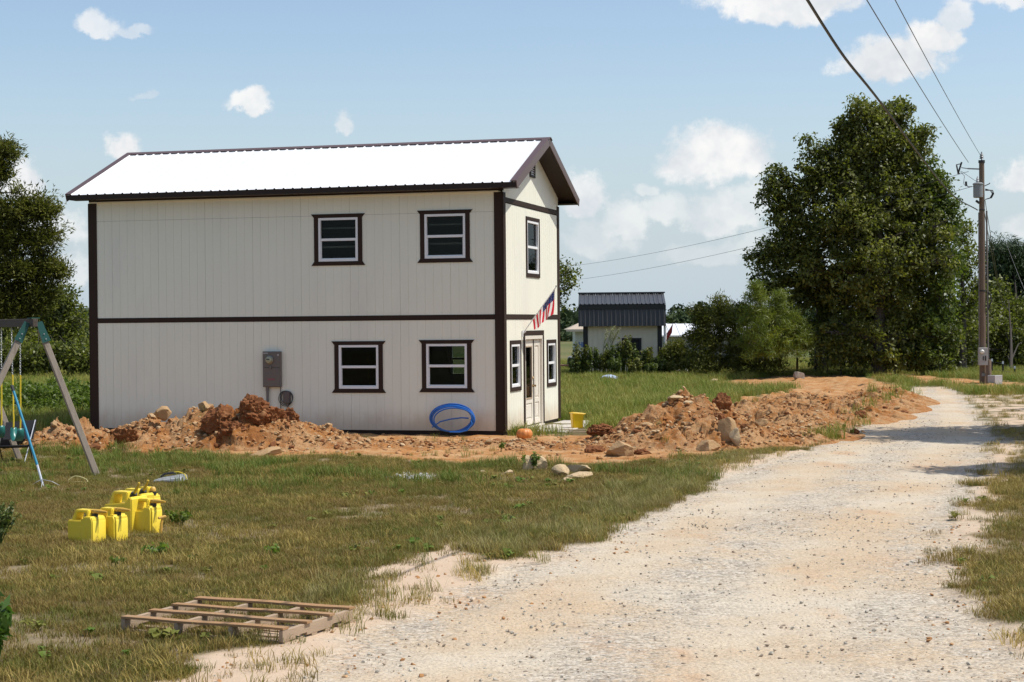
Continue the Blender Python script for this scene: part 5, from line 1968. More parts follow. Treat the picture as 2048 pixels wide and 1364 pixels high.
def chain(mb, a, b, link_=.042, r=.0045):
    a, b = Vector(a), Vector(b)
    d = (b - a)
    n = int(d.length / (link_ * .72))
    d.normalize()
    s0 = d.cross(Vector((.3, 1, 0))).normalized()
    s1 = d.cross(s0)
    for i in range(n):
        c = a + d * (i + .5) * ((b - a).length / n)
        s_ = s0 if i % 2 else s1
        pts = []
        for k in range(9):
            t = 2 * PI * k / 8
            pts.append(c + d * math.cos(t) * link_ * .5 + s_ * math.sin(t) * link_ * .28)
        mb.tube(pts, r, 4, False)


def swing(dist, label, drop, ang_):
    top0 = SWF + SWA + SWB * dist
    root = thing('swing', label, 'swing', top0, 0, 'belt swings')
    half = .24
    seat_z = -drop
    for sg in (-1, 1):
        t = SWB * half * 1.05 * sg
        bpt = SWB * half * .8 * sg + Vector((0, 0, seat_z + .22))
        m = t.lerp(bpt, .47)
        mb = MB()
        chain(mb, t, bpt)
        mb.build('chain', M_CHAIN, root)
        mb = MB()
        mb.tube([m + (bpt - m) * q / 6 + Vector((.003 * math.sin(q * 3), 0, 0)) for q in range(7)], .015, 8)
        mb.build('chain_sleeve', M_YELLOW, root, smooth=True)
    # belt seat: a curved strap
    sd = Vector((SWB.y, -SWB.x, 0))
    V, F = [], []
    n = 18
    for i in range(n + 1):
        u = -1 + 2 * i / n
        p = SWB * (half * .8 * math.sin(u * PI / 2)) + Vector((0, 0, seat_z + .22 * (1 - math.cos(u * PI / 2)) * 1.0))
        for w in (-.075, .075):
            V.append(p + sd * w * (1.0 - .35 * abs(u) ** 4))
    for i in range(n):
        F.append((2 * i, 2 * i + 1, 2 * i + 3, 2 * i + 2))
    o = np_mesh('seat', V, F, mat('green_seat', (0.02, 0.15, 0.125), .35, .08, spec=.6), True, parent=root)
    md = o.modifiers.new('thick', 'SOLIDIFY')
    md.thickness = .012
    return root
swing(.9, 'green belt swing nearest the green brackets, on yellow-sleeved chains', 1.98, 0)
swing(2.0, 'second belt swing further along the crossbeam, at the very edge of the view', 1.98, 0)

# turquoise pole propped on the swing leg
a, b = far(27, 782, 28.6), at(88, 972)
pl = thing('turquoise_pole', 'turquoise pole with a silver lower end and splayed wire feet leaning on the swing set', 'pole', b)
L = lambda p: Vector(p) - b
mb = MB()
e = L(a)
mb.tube([e * .22, e], .022, 10)
mb.build('upper_tube', mat('turquoise_paint', (0.02, 0.22, 0.34), .35, .06, spec=.5), pl, smooth=True)
mb = MB()
mb.tube([Vector((0, 0, -.05)), e * .219], .02, 10)
mb.build('lower_tube', mat('silver_tube', (.75, .75, .74), .3, .05, metal=.7), pl, smooth=True)
mb = MB()
for dv in ((-.22, -.02), (.25, .04), (.02, -.25)):
    mb.tube([e * .07, Vector((dv[0] * .5, dv[1] * .5, .07)), Vector((dv[0], dv[1], .0))], .006, 5)
mb.build('wire_foot', M_CHAIN, pl)
mb = MB()
mb.tube([e, e * 1.06], .027, 8)
mb.build('grip', M_CABLE, pl, smooth=True)


def camp_chair():
    p = at(45, 925)
    root = thing('folding_chair', 'black folding camp chair behind the swings', 'chair', p, R(15))
    k = p.y / FPX
    mf = mat('black_canvas', (0.018, 0.018, 0.02), .8, .2)
    mm = mat('chair_tube', (.55, .55, .55), .35, metal=.6)
    mb = MB()
    mb.add([(-.42, -.1, .34), (.12, -.1, .34), (.12, .28, .28), (-.42, .28, .28)], [(0, 1, 2, 3)])
    o = mb.build('seat', mf, root)
    o.modifiers.new('thick', 'SOLIDIFY').thickness = .02
    mb = MB()
    mb.add([(-.36, .3, .42), (.2, .3, .42), (.27, .42, .78), (-.3, .42, .74)], [(0, 1, 2, 3)])
    o = mb.build('back', mf, root)
    o.modifiers.new('thick', 'SOLIDIFY').thickness = .02
    for (q, r_) in (((.24, .40, .78), (.02, -.16, -.06)), ((-.34, .4, .76), (-.5, -.2, -.06)), ((.12, -.12, .36), (.2, .42, -.06)), ((-.42, -.12, .36), (-.36, .42, -.06))):
        mb = MB()
        mb.tube([q, r_], .012, 8)
        mb.build('leg', mm if q[0] == .24 else M_CABLE, root, smooth=True)
    mb = MB()
    mb.tube([(-.5, -.2, .02), (.1, -.16, .02)], .01, 6)
    mb.build('cross_bar', M_CABLE, root)
camp_chair()
# crumpled dark cover lying behind the chair


def lump(name, r, seed, m, parent, sub=3, amp=.25, sc_=(1, 1, 1), cuts=5, loc=(0, 0, 0), freq=1.6):
    """rock-like body: an icosphere with flats cut on to it and noise"""
    bm = bmesh.new()
    bmesh.ops.create_icosphere(bm, subdivisions=sub, radius=1)
    v = np.array([x.co[:] for x in bm.verts])
    r_ = np.random.default_rng(seed)
    for _ in range(cuts):
        n = unit(1, r_)[0]
        dlim = r_.uniform(.5, .82)
        ex = np.clip(v @ n - dlim, 0, None)
        v = v - ex[:, None] * n * .97
    nz = fbm(v[:, 0] * freq + seed, v[:, 1] * freq, v[:, 2] * freq + 3, oct=6, seed=seed, rough=.62) - .5
    v = v * (1 + amp * 2 * nz)[:, None]
    v = v * np.array(sc_) * r + np.array(loc)
    for x, p in zip(bm.verts, v): x.co = p
    me = bpy.data.meshes.new(name)
    bm.to_mesh(me)
    bm.free()
    me.materials.append(m)
    me.polygons.foreach_set('use_smooth', np.ones(len(me.polygons), bool))
    me.set_sharp_from_angle(angle=R(24))
    return link(bpy.data.objects.new(name, me), parent)
q = at(18, 905)
tag(lump('crumpled_cover', .42, 5, mat('black_canvas', (0.018, 0.018, 0.02), .8, .2), None, amp=.35, sc_=(1, .7, .75), freq=3), 'crumpled black cover heaped behind the swings', 'cover').location = q + Vector((-.15, .9, .25))

# grey lid with a black handle and a yellow rope on the lawn
q = at(338, 966)
ld = thing('grey_lid', 'grey plastic lid with a black handle lying on the lawn', 'lid', q, R(-6))
mb = MB()
mb.add([(-.27, -.15, .02), (.26, -.15, .02), (.27, .2, .02), (-.2, .2, .02), (-.24, -.12, .06), (.24, -.12, .115), (.25, .18, .15), (-.16, .18, .08)], [(3, 2, 1, 0), (4, 5, 6, 7), (0, 1, 5, 4), (1, 2, 6, 5), (2, 3, 7, 6), (3, 0, 4, 7)])
mb.build('shell', mat('grey_plastic', (.30, .31, .31), .45, .08), ld, .03, True, 3)
mb = MB()
mb.tube([(-.14, .0, .10), (-.08, .02, .145), (.06, .04, .165), (.1, .04, .15)], .018, 8)
mb.build('handle', M_CABLE, ld, smooth=True)
cd = [q + Vector(v) for v in ((.06, .05, .17), (.14, .05, .178), (.2, .05, .16), (.26, .02, .13), (.29, .0, .06))]
cable('yellow_rope', 'short yellow rope lying across the grey lid', cd, .008, M_YELLOW, cat='rope')
p = at(150, 965)
cable('pale_rope', 'loop of pale yellow rope lying on the lawn in front of the swing set', [p + Vector(v) for v in ((-.12, 0, .03), (-.02, .02, .10), (.1, 0, .09), (.2, -.05, .05), (.24, -.16, .02), (.1, -.2, .03), (-.1, -.14, .02))], .007, mat('pale_cord', (.62, .55, .25), .6), cat='rope')


# yellow fuel cans
M_CAN = mat('yellow_can', (0.84, 0.63, 0.05), .42, .06, 4, spec=.5, dirt=(.50, .30, .06), dscale=7, damt=.45)
M_SPOUT = mat('orange_spout', (0.62, 0.36, 0.06), .5, .15, 20, dirt=(.65, .5, .35), dscale=12, damt=.6)
M_BRONZE = mat('old_yellow_spout', (0.50, 0.33, 0.03), .45, .1)


def fuel_can(label, p, rz, L_, W_, H_, spout='flat', big=False):
    root = thing('fuel_can', label, 'fuel can', p, rz, 'yellow fuel cans')
    h = L_ / 2
    zb = -.03
    sh = H_ * .68                                            # shoulder
    if big:
        ol = [(-h, zb), (h, zb), (h, H_ * .86), (h * .82, H_ * .9), (h * .55, sh + .03), (-h * .96, sh), (-h, sh - .02)]
    else:
        ol = [(-h, zb), (h, zb), (h, sh), (h * .86, sh + .05), (h * .3, sh + .05), (h * .1, sh), (-h * .96, sh), (-h, sh - .02)]
    mb = MB()
    mb.prism(ol, -W_ / 2, W_ / 2)
    mb.build('body', M_CAN, root, .042, True, 5, 20)
    # recessed side panels standing a little proud
    mb = MB()
    pr = [(-h * .82, .05), (h * .5, .05), (h * .5, sh * .74), (-h * .82, sh * .74)]
    mb.prism(pr, -W_ / 2 - .005, -W_ / 2 + .004)
    mb.prism(pr, W_ / 2 - .004, W_ / 2 + .005)
    mb.build('side_panel', M_CAN, root, .004, False, 2)
    # handle: a flattened arch over an open grip
    mb = MB()
    t = .034
    outer = [(-h * .97, sh - .015), (-h * .62, H_), (h * .42, H_), (h * .52, sh + .02)]
    inner = [(-h * .58, sh - .002), (-h * .46, H_ - t), (h * .22, H_ - t), (h * .22, sh - .002)]
    w = W_ * .26
    n = 4
    vs = [(x, -w, z) for x, z in outer] + [(x, -w, z) for x, z in inner] + [(x, w, z) for x, z in outer] + [(x, w, z) for x, z in inner]
    fs = []
    for i in range(3):
        fs += [(i, i + 1, 4 + i + 1, 4 + i), (8 + i, 12 + i, 12 + i + 1, 8 + i + 1), (i, 8 + i, 8 + i + 1, i + 1), (4 + i, 4 + i + 1, 12 + i + 1, 12 + i)]
    fs += [(0, 4, 12, 8), (3, 11, 15, 7)]
    mb.add(vs, fs)
    mb.build('handle', M_CAN, root, .010, True, 2)
    nx = h * .66
    nz = (H_ * .90 if big else sh + .05)
    if spout == 'flat':
        mb = MB()
        mb.lathe([(.038, -.01), (.038, .026), (.034, .03)], 18, c=(nx, 0, nz))
        mb.build('collar', M_CABLE, root, smooth=True)
        mb = MB()
        T = Matrix.Translation((nx, 0, nz + .055))
        mb.lathe([(.03, -.022), (.036, 0), (.03, .02)], 14, T=T)
        T = T @ Matrix.Rotation(PI / 2, 4, 'Y')
        mb.lathe([(.014, -.17), (.02, -.14), (.022, -.02), (.027, 0), (.026, .08), (.02, .12), (.013, .18), (.010, .19)], 12, T=T)
        sp_ = mb.build('spout', M_SPOUT, root, smooth=True)
        mb = MB()
        mb.tube([(nx + .045, -.01, nz + .01), (h * 1.03, -.02, nz - .06), (h * 1.04, -.03, nz - .2)], .002, 4)
        mb.build('cap_strap', M_CABLE, root)
    elif spout == 'up':
        for dy in (0,):
            d = Vector((.55, -.05, .83)).normalized()
            c = Vector((nx - .03, 0, nz - .01))
            mb = MB()
            mb.tube([c - d * .01, c + d * .05], [.045, .04], 14)
            mb.build('collar', M_CABLE, root, smooth=True)
            mb = MB()
            mb.tube([c + d * .05, c + d * .20, c + d * .21], [.021, .018, .012], 12)
            mb.build('spout', M_BRONZE, root, smooth=True)
    elif spout == 'cap':
        mb = MB()
        mb.lathe([(.047, -.01), (.047, .035)], 18, c=(nx, 0, nz))
        mb.build('collar', M_CABLE, root, smooth=True)
        mb = MB()
        mb.lathe([(.04, .0355), (.042, .06), (.03, .085), (.02, .095)], 14, c=(nx, 0, nz))
        mb.build('spout', M_SPOUT, root, smooth=True)
    return root
yaw = R(-30)
fuel_can('low yellow fuel can with an open handle, front left of the group', at(174, 1083), yaw, .40, .24, .385, 'flat')
fuel_can('yellow fuel can second from the left with a flat orange spout', at(222, 1079), yaw, .36, .24, .385, 'flat')
fuel_can('tall yellow fuel can in the middle with an upright spout', at(252, 1062), yaw, .46, .30, .50, 'up', True)
fuel_can('tall yellow fuel can hidden behind the middle one, only its upright spout showing', at(272, 1050), yaw, .42, .24, .47, 'up', True)
fuel_can('yellow fuel can at the right end of the group with a flat orange spout', at(294, 1064), yaw, .34, .22, .42, 'flat')
fuel_can('yellow fuel can behind the right-hand one, a capped neck rising above it', at(295, 1040), yaw, .30, .22, .44, 'cap')
p = at(318, 1066)
sp_ = thing('loose_spout', 'rusty spout lying against the right-hand fuel can', 'spout', p + Vector((.03, -.05, 0)), R(30))
mb = MB()
mb.tube([(0, 0, -.02), (.01, .0, .12), (.03, .0, .2)], [.022, .018, .014], 8)
mb.build('tube', M_SPOUT, sp_, smooth=True)
mb = MB()
mb.bar((-.03, 0, .19), (.07, 0, .21), .05, .03)
mb.build('nozzle', M_SPOUT, sp_, .008)


def pallet():
    p0, p1, p2 = at(566, 1289), at(706, 1243), at(228, 1268)
    e1 = (p1 - p0)
    l1 = e1.length
    e1.normalize()
    l2 = 1.60
    e2 = (p2 - p0).normalized()
    e2 = (e2 - e1 * e2.dot(e1)).normalized()
    T = Matrix(((e1.x, e2.x, 0, p0.x), (e1.y, e2.y, 0, p0.y), (0, 0, 1, G0 - .005), (0, 0, 0, 1)))
    root = thing('wooden_pallet', 'wooden pallet with four top boards lying where the lawn meets the drive', 'pallet', p0)
    root.matrix_world = T
    ms = mat('pallet_timber', (0.37, 0.27, 0.18), .85, .2, 9, .3, 60, stretch=(.25, 3, 3), dirt=(.3, .2, .13), dscale=4, damt=.5)
    mt_ = mat('pallet_top_board', (0.34, 0.19, 0.085), .8, .25, 8, .3, 60, stretch=(3, .3, 3), dirt=(.40, .30, .20), dscale=3, damt=.5)
    hs = .095
    for k, y in enumerate((0.02, .5, 1.03, 1.56)):
        mb = MB()
        # a board on edge with two cut-outs below
        ol = [(0, .018), (.2, .018), (.2, .04), (.38, .04), (.38, .018), (.8, .018), (.8, .04), (.98, .04), (.98, .018), (l1, .018), (l1, .018 + hs), (0, .018 + hs)]
        mb.prism(ol, y - .019, y + .019)
        mb.build('stringer', ms, root, .003)
    zt = .018 + hs + .0005
    for (x, w, y0, y1, j) in ((.0, .09, -.0, 1.58, .0), (.36, .085, -.02, 1.57, .03), (.71, .085, -.02, 1.56, -.02), (1.08, .10, -.005, 1.585, .0)):
        mb = MB()
        n = 6
        for i in range(n):
            pass
        xs0, xs1 = x, x + w
        vs = []
        for i in range(n + 1):
            y = y0 + (y1 - y0) * i / n
            dz = .004 * math.sin(i * 1.3 + x * 9) * (1 if 0 < i < n else .3) + .003
            sx = j * (i / n - .5)
            vs += [(xs0 + sx, y, zt + dz), (xs1 + sx, y, zt + dz), (xs1 + sx, y, zt + .019 + dz), (xs0 + sx, y, zt + .019 + dz)]
        fs = [(0, 1, 2, 3), (4 * n + 3, 4 * n + 2, 4 * n + 1, 4 * n)]
        for i in range(n):
            for q in range(4):
                fs.append((4 * i + q, 4 * i + 4 + q, 4 * i + 4 + (q + 1) % 4, 4 * i + (q + 1) % 4))
        mb.add(vs, fs)
        mb.build('deck_board', mt_, root)
    for x in (.02, .24, .46, .68, .9, 1.1):
        mb = MB()
        mb.box(x, x + .085, .002, 1.575, 0, .0175)
        mb.build('bottom_board', ms, root)
pallet()

# yellow pail in the grass right of the house
q = at(1154, 857)
pa = thing('yellow_pail', 'square yellow plastic pail in the weeds right of the house', 'pail', q, R(12))
mb = MB()
w0, w1, h = .115, .14, .38
ol = [(-w0, -w0, 0), (w0, -w0, 0), (w0, w0, 0), (-w0, w0, 0), (-w1, -w1, h), (w1, -w1, h - .03), (w1, w1, h - .03), (-w1, w1, h)]
mb.add(ol, [(3, 2, 1, 0), (4, 5, 6, 7), (0, 1, 5, 4), (1, 2, 6, 5), (2, 3, 7, 6), (3, 0, 4, 7)])
mb.build('tub', mat('pail_yellow', (.78, .50, .012), .4, .06), pa, .02, True, 2)
mb = MB()
mb.add([(-w1 - .012, -w1 - .012, h - .02), (w1 + .012, -w1 - .012, h - .05), (w1 + .012, w1 + .012, h - .05), (-w1 - .012, w1 + .012, h - .02), (-w1 - .012, -w1 - .012, h + .008), (w1 + .012, -w1 - .012, h - .022), (w1 + .012, w1 + .012, h - .022), (-w1 - .012, w1 + .012, h + .008)],
       [(3, 2, 1, 0), (4, 5, 6, 7), (0, 1, 5, 4), (1, 2, 6, 5), (2, 3, 7, 6), (3, 0, 4, 7)])
mb.build('rim', mat('pail_yellow', (.78, .50, .012), .4, .06), pa, .006)
mb = MB()
mb.box(-w1 - .008, w1 + .008, -w1 - .008, w1 + .008, h - .02, h + .004, T=Matrix.Rotation(R(6), 4, 'Y'))
mb.build('lid', mat('pail_yellow', (.78, .50, .012), .4, .06), pa, .006)
# thin boards lying behind the heap by the pail
for i, (px0, px1, py) in enumerate(((1120, 1215, 862), (1135, 1225, 866))):
    a, b = at(px0, py), at(px1, py + 1)
    r = thing('thin_board', ['thin weathered board on the ground right of the concrete step', 'second thin board, closer to the clay heap'][i], 'board', a, 0, 'thin boards right of the house')
    mb = MB()
    mb.bar((0, 0, .03), b - a + Vector((0, 0, .03)), .09, .02)
    mb.build('plank', mat('pallet_timber', (0.37, 0.27, 0.18)), r)
# blue and white bag in the field
q = at(1218, 762)
tag(lump('crumpled_bag', .34, 9, mat('blue_white_bag', (.42, .5, .66), .5, .45, 4), None, amp=.3, sc_=(1.2, .8, .45), freq=2.4), 'crumpled blue and white bag in the field in front of the shed', 'bag').location = q + Vector((0, 0, .12))
q = at(1364, 750)
tag(lump('pale_sheet', .34, 10, mat('pale_sheet', (.55, .56, .56), .6, .15), None, amp=.25, sc_=(1.0, .6, .75), freq=2), 'pale crumpled sheet in the grass right of the shed', 'sheet').location = q + Vector((0, 0, .1))

# ------------------------------------------------------------------ rocks that can be told apart
M_ROCK = mat('tan_rock', (0.40, 0.25, 0.12), .9, .25, 5, .8, 30, dirt=(.46, .32, .17), dscale=4, damt=.8)
M_CLOD = mat('orange_clod', (0.19, 0.068, 0.02), .95, .3, 6, .6, 14, dirt=(.36, .20, .09), dscale=5, damt=.6)
M_LIME = mat('pale_limestone', (0.49, 0.36, 0.205), .9, .25, 5, .8, 30, dirt=(.52, .39, .22), dscale=4, damt=.8)
ROCKS = [  # px centre, py bottom, width px, height px, depth (None: on the ground), material, label, squash
    (1240, 918, 70, 36, None, M_ROCK, 'large rounded tan boulder at the foot of the right clay heap'),
    (1452, 895, 40, 62, 35.2, M_ROCK, 'tall upright tan rock on the front of the right clay heap'),
    (1472, 893, 26, 34, 35.0, M_LIME, 'squarish pale rock leaning on the tall upright rock'),
    (1444, 825, 32, 34, 36.9, M_CLOD, 'dark orange clod standing on the crest of the right clay heap'),
    (1440, 852, 26, 28, 36.0, M_CLOD, 'dark orange clod below the one on the crest'),
    (1202, 873, 46, 22, 36.2, M_CLOD, 'wide orange clod at the left end of the right clay heap'),
    (1230, 876, 22, 18, 36.0, M_CLOD, 'small angular clod beside the wide orange one'),
    (1188, 915, 34, 24, 34.2, M_CLOD, 'orange clod left of the large rounded boulder'),
    (1285, 918, 36, 20, 33.8, M_CLOD, 'orange clod right of the large rounded boulder'),
    (470, 880, 56, 34, 35.9, M_CLOD, 'dark red-brown clod below the massive one on the left ridge'),
    (545, 846, 40, 34, 36.6, M_CLOD, 'crumbly dark clod right of the massive one on the left ridge'),
    (1415, 908, 50, 26, 34.3, M_ROCK, 'long tan rock low on the front of the right heap'),
    (1350, 800, 30, 10, 36.6, M_LIME, 'flat pale stone near the top of the right heap'),
    (1376, 812, 20, 12, 36.4, M_LIME, 'small pale stone just below the top of the right heap'),
    (1294, 858, 38, 16, 35.6, M_ROCK, 'flat tan rock on the left flank of the right heap'),
    (1525, 853, 32, 14, 37.0, M_ROCK, 'tan rock on the low part of the right heap'),
    (1567, 872, 22, 14, 38.0, M_LIME, 'pale rock pair low on the right heap near the drive'),
    (1722, 842, 22, 20, 43.5, M_CLOD, 'blocky orange rock at the edge of the drive'),
    (1710, 868, 16, 10, None, M_CLOD, 'dark clod lying on the shaded part of the drive'),
    (1596, 762, 26, 20, None, mat('grey_stump', (.3, .24, .19), .9, .25, 6, .4, 20), 'grey rounded stone in front of the little pines'),
    (1428, 768, 16, 10, None, M_LIME, 'pale stone at the edge of the grass behind the right heap'),
    (578, 852, 44, 32, 36.9, M_CLOD, 'big orange clod below the small brown cable box'),
    (502, 852, 66, 52, 36.4, M_CLOD, 'massive dark orange clod on top of the left ridge'),
    (436, 862, 62, 46, 36.2, M_CLOD, 'dark orange clod left of the massive one'),
    (326, 840, 40, 26, 36.9, M_ROCK, 'tan lump on the crest of the left ridge'),
    (408, 824, 30, 20, 37.0, M_ROCK, 'pale lump standing on the crest left of the massive clod'),
    (250, 890, 46, 36, 36.2, M_CLOD, 'clod at the front of the left ridge near the house corner'),
    (535, 918, 72, 20, None, M_ROCK, 'low grey-brown mound of stones in front of the left ridge'),
    (1157, 950, 46, 24, None, M_LIME, 'flat pale limestone on the lawn, right end of the stone row'),
    (1160, 960, 52, 14, None, M_LIME, 'thin yellowish slab in front of the flat limestone'),
    (1124, 958, 40, 26, None, M_LIME, 'rough limestone in the middle of the stone row'),
    (1078, 946, 46, 34, None, M_LIME, 'tallest limestone of the row on the lawn, dark below'),
    (1056, 948, 30, 32, None, M_LIME, 'limestone with weeds at the left end of the row'),
    (1133, 966, 26, 12, None, M_LIME, 'small front stone of the limestone row'),
    (966, 950, 16, 9, None, M_LIME, 'small pale stone on the lawn left of the limestone row'),
    (1018, 953, 20, 12, None, M_LIME, 'small stone on the lawn just left of the limestone row'),
]
rock_spots = []
for i, (px, py, w, h, d, m, lab) in enumerate(ROCKS):
    if d is None:
        p = at(px, py - h * .12)
        p.z = top1(p.x, p.y)
    else:
        p = far(px, py - h * .1, d)
    k = p.y / FPX
    rx, rz = w * k / 2, h * k / 2
    cat = 'clod' if m is M_CLOD else 'rock'
    o = lump('clod' if m is M_CLOD else 'rock', 1.0, 100 + i, m, None, 5 if m is M_CLOD and w > 40 else 4, .13 if m is not M_CLOD else .46, (rx * 1.15, rx * .85, rz * 1.25), 14 if m is not M_CLOD else 5, freq=2.6 if m is not M_CLOD else 3.4)
    o.location = p + Vector((0, 0, rz * .78))
    o.rotation_euler = (R(random.uniform(-8, 8)), R(random.uniform(-8, 8)), random.uniform(-.4, .4))
    tag(o, lab, cat, 'clods of clay' if m is M_CLOD else 'rocks in the yard')
    rock_spots.append((p.x, p.y, rx))

# loose lumps of clay big enough to pick out one by one; nothing tells them apart
r_ = np.random.default_rng(404)
protos = []
for i in range(8):
    o = lump('clay_lump', 1.0, 500 + i, (M_CLOD, M_ROCK, M_CLOD)[i % 3], None, 3, .3, (1, .85, .68), 10, freq=2.4)
    sc.collection.objects.unlink(o)
    protos.append(o)
n = 0
while n < 130:
    x, y = (r_.uniform(-10.3, 2.6), r_.uniform(34, 38)) if r_.random() < .42 else (r_.uniform(1.2, 13), r_.uniform(33.4, 52))
    if heap_z(np.array([x]), np.array([y]), HEAP_A)[0] + heap_z(np.array([x]), np.array([y]), HEAP_B)[0] < .05: continue
    o = protos[n % 8].copy()
    o.name = 'clay_lump'
    link(o)
    s_ = .045 + .10 * r_.random() ** 2.2
    o.scale = (s_, s_ * r_.uniform(.7, 1.1), s_ * r_.uniform(.75, 1.2))
    o.location = (x, y, top1(x, y) + s_ * .3)
    o.rotation_euler = (r_.uniform(-.5, .5), r_.uniform(-.5, .5), r_.uniform(0, 6.28))
    tag(o, 'loose lump of clay, one of many strewn over the spoil heaps', 'clod', 'loose lumps of clay on the heaps')
    n += 1
for o in protos: bpy.data.objects.remove(o)

# ------------------------------------------------------------------ plants that stand by themselves
def leafy(name, label, p, m, seed, h, stems, per, size, spread, aspect=.45, group=None, cat='plant', droop=.15, tall=False, stem_m=None):
    r_ = np.random.default_rng(seed)
    root = thing(name, label, cat, p, 0, group)
    mb = MB()
    cl, tn = [], []
    for s_ in range(stems):
        a = r_.uniform(0, 2 * PI)
        e = Vector((math.cos(a) * spread * r_.uniform(.3, 1), math.sin(a) * spread * r_.uniform(.3, 1), h * r_.uniform(.65, 1)))
        b0 = Vector((math.cos(a), math.sin(a), 0)) * spread * (.35 if tall else .12)
        pts = [b0 + Vector((0, 0, -.03)), b0.lerp(e, .5) + Vector((0, 0, h * .12)), e]
        mb.tube(pts, [.012 * h + .002, .008 * h + .0015, .002], 5)
        for k in range(per):
            t = .25 + .75 * (k + 1) / per
            q = pts[0].lerp(pts[1], t * 2) if t < .5 else pts[1].lerp(pts[2], t * 2 - 1)
            cl.append(q)
            tn.append(.2 + .7 * t * r_.random() + .1)
    v, f, t = leaves(np.array([c[:] for c in cl]), 4, size * .75, size, r_, aspect, droop, .6, tint=np.array(tn))
    np_mesh('foliage', v, f, m, False, dict(tint=t), parent=root)
    mb.build('stem', stem_m or L_WEED, root)
    return root
leafy('small_plant', 'small dark leafy plant on the lawn right of the fuel cans', at(360, 1052), L_WEED, 1, .2, 9, 4, .07, .17, group='small plants on the lawn')
leafy('small_plant', 'pale lime seedling on the lawn in front of the fuel cans', at(318, 1115), leaf_mat('lime_leaf', (.10, .17, .03), (.24, .30, .07), .4), 2, .14, 5, 3, .09, .14, .4, 'small plants on the lawn')
leafy('small_plant', 'tiny green seedling left of the lime one', at(237, 1135), L_WEED, 3, .10, 4, 2, .06, .1, group='small plants on the lawn')
leafy('small_plant', 'tiny green seedling in the middle of the lawn', at(546, 1112), leaf_mat('lime_leaf2', (.08, .15, .02), (.2, .27, .05), .4), 4, .12, 4, 2, .06, .09, group='small plants on the lawn')
leafy('small_plant', 'green weed growing at the near corner of the house', at(1003, 866), L_WEED, 5, .45, 8, 6, .09, .14, group='weeds by the house')
leafy('small_plant', 'green weed between the limestone rocks', at(1062, 944), L_WEED, 6, .35, 9, 5, .08, .25, group='weeds by the house')
leafy('small_plant', 'weed tuft beside the pumpkin', at(1034, 876), L_WEED, 7, .25, 6, 4, .07, .14, group='weeds by the house')
leafy('small_plant', 'lone weed sprouting from the dug earth', at(1001, 905), L_WEED, 9, .2, 4, 3, .07, .08, group='weeds by the house')
leafy('leafy_sapling', 'glossy leafy sapling at the lower left edge', at(-30, 1345), leaf_mat('sapling_leaf', (.03, .075, .012), (.11, .19, .035), .35, .35, .5), 10, .52, 9, 6, .15, .26, .34, cat='sapling', droop=.5)
leafy('leafy_sapling', 'dull shrub at the left edge level with the fuel cans', at(-8, 1090), L_WEEDD, 11, .5, 16, 8, .06, .3, cat='shrub')
# tall weeds in front of the shed
WEEDS = [(1160, 745, 70), (1172, 748, 50), (1188, 746, 62), (1204, 748, 58), (1222, 747, 66), (1240, 748, 70), (1252, 746, 84), (1264, 748, 74), (1280, 747, 56), (1292, 747, 60), (1306, 744, 40), (1322, 748, 34), (1340, 750, 30), (1148, 748, 40), (1232, 752, 40), (1270, 752, 40), (1300, 752, 30)]
WL = ['at the left corner of the shed', 'second from the left corner of the shed', 'third along the shed wall', 'fourth along the shed wall, tightly leaved', 'fifth along the shed wall', 'sixth along the shed wall, left of its window', 'tallest, in front of the shed window', 'right of the tallest, below the window', 'under the right edge of the window', 'upright, right of the shed window',
      'low, near the right end of the shed', 'low, at the white pipe of the shed', 'low, between shed and cedars', 'low, left of the shed corner', 'low, in front of the row, left of the window', 'low, in front of the row, below the window', 'low, in front of the row, right of the window']
for i, (px, py, hp) in enumerate(WEEDS):
    p = far(px, py, 80.5 - (1.0 if i > 13 else 0))
    p.z = G0
    k = p.y / FPX
    leafy('tall_weed', 'leafy weed ' + WL[i], p, L_WEEDD if i % 3 else L_BUSH, 200 + i, hp * k, 11, 11, .15, .36, .45, 'tall weeds in front of the shed', 'weed', .45, True)
# pale plume grass leaning on the shed wall
p = far(1212, 742, 81)
p.z = G0
pg = thing('plume_grass', 'pale plume grass leaning to the right against the shed wall', 'grass plant', p)
r_ = np.random.default_rng(5)
mb = MB()
cl = []
for s_ in range(9):
    e = Vector((r_.uniform(-.1, .55) + .15, r_.uniform(-.2, .1), r_.uniform(1.9, 2.35)))
    b0 = Vector((r_.uniform(-.15, .1), 0, 0))
    m_ = b0.lerp(e, .6) + Vector((-.12, 0, .1))
    mb.tube([b0, m_, e], [.012, .009, .004], 4)
    for t in np.linspace(.45, 1, 6): cl.append(m_.lerp(e, t)[:])
mb.build('stem', leaf_mat('dry_stem', (.3, .3, .15), (.4, .38, .2)), pg)
v, f, t = leaves(np.array(cl), 12, .07, .13, r_, .12, .4, 1.4)
np_mesh('plume', v, f, leaf_mat('plume', (.3, .29, .16), (.45, .43, .26), .3), False, dict(tint=t), parent=pg)

# ------------------------------------------------------------------ scattered cover (nobody could count it): geometry-node instances


def proto_mesh(name, v, f, m):
    me = bpy.data.meshes.new(name)
    me.from_pydata([tuple(p) for p in v], [], [tuple(q) for q in f])
    me.materials.append(m)
    me.update()
    o = bpy.data.objects.new(name, me)
    return o


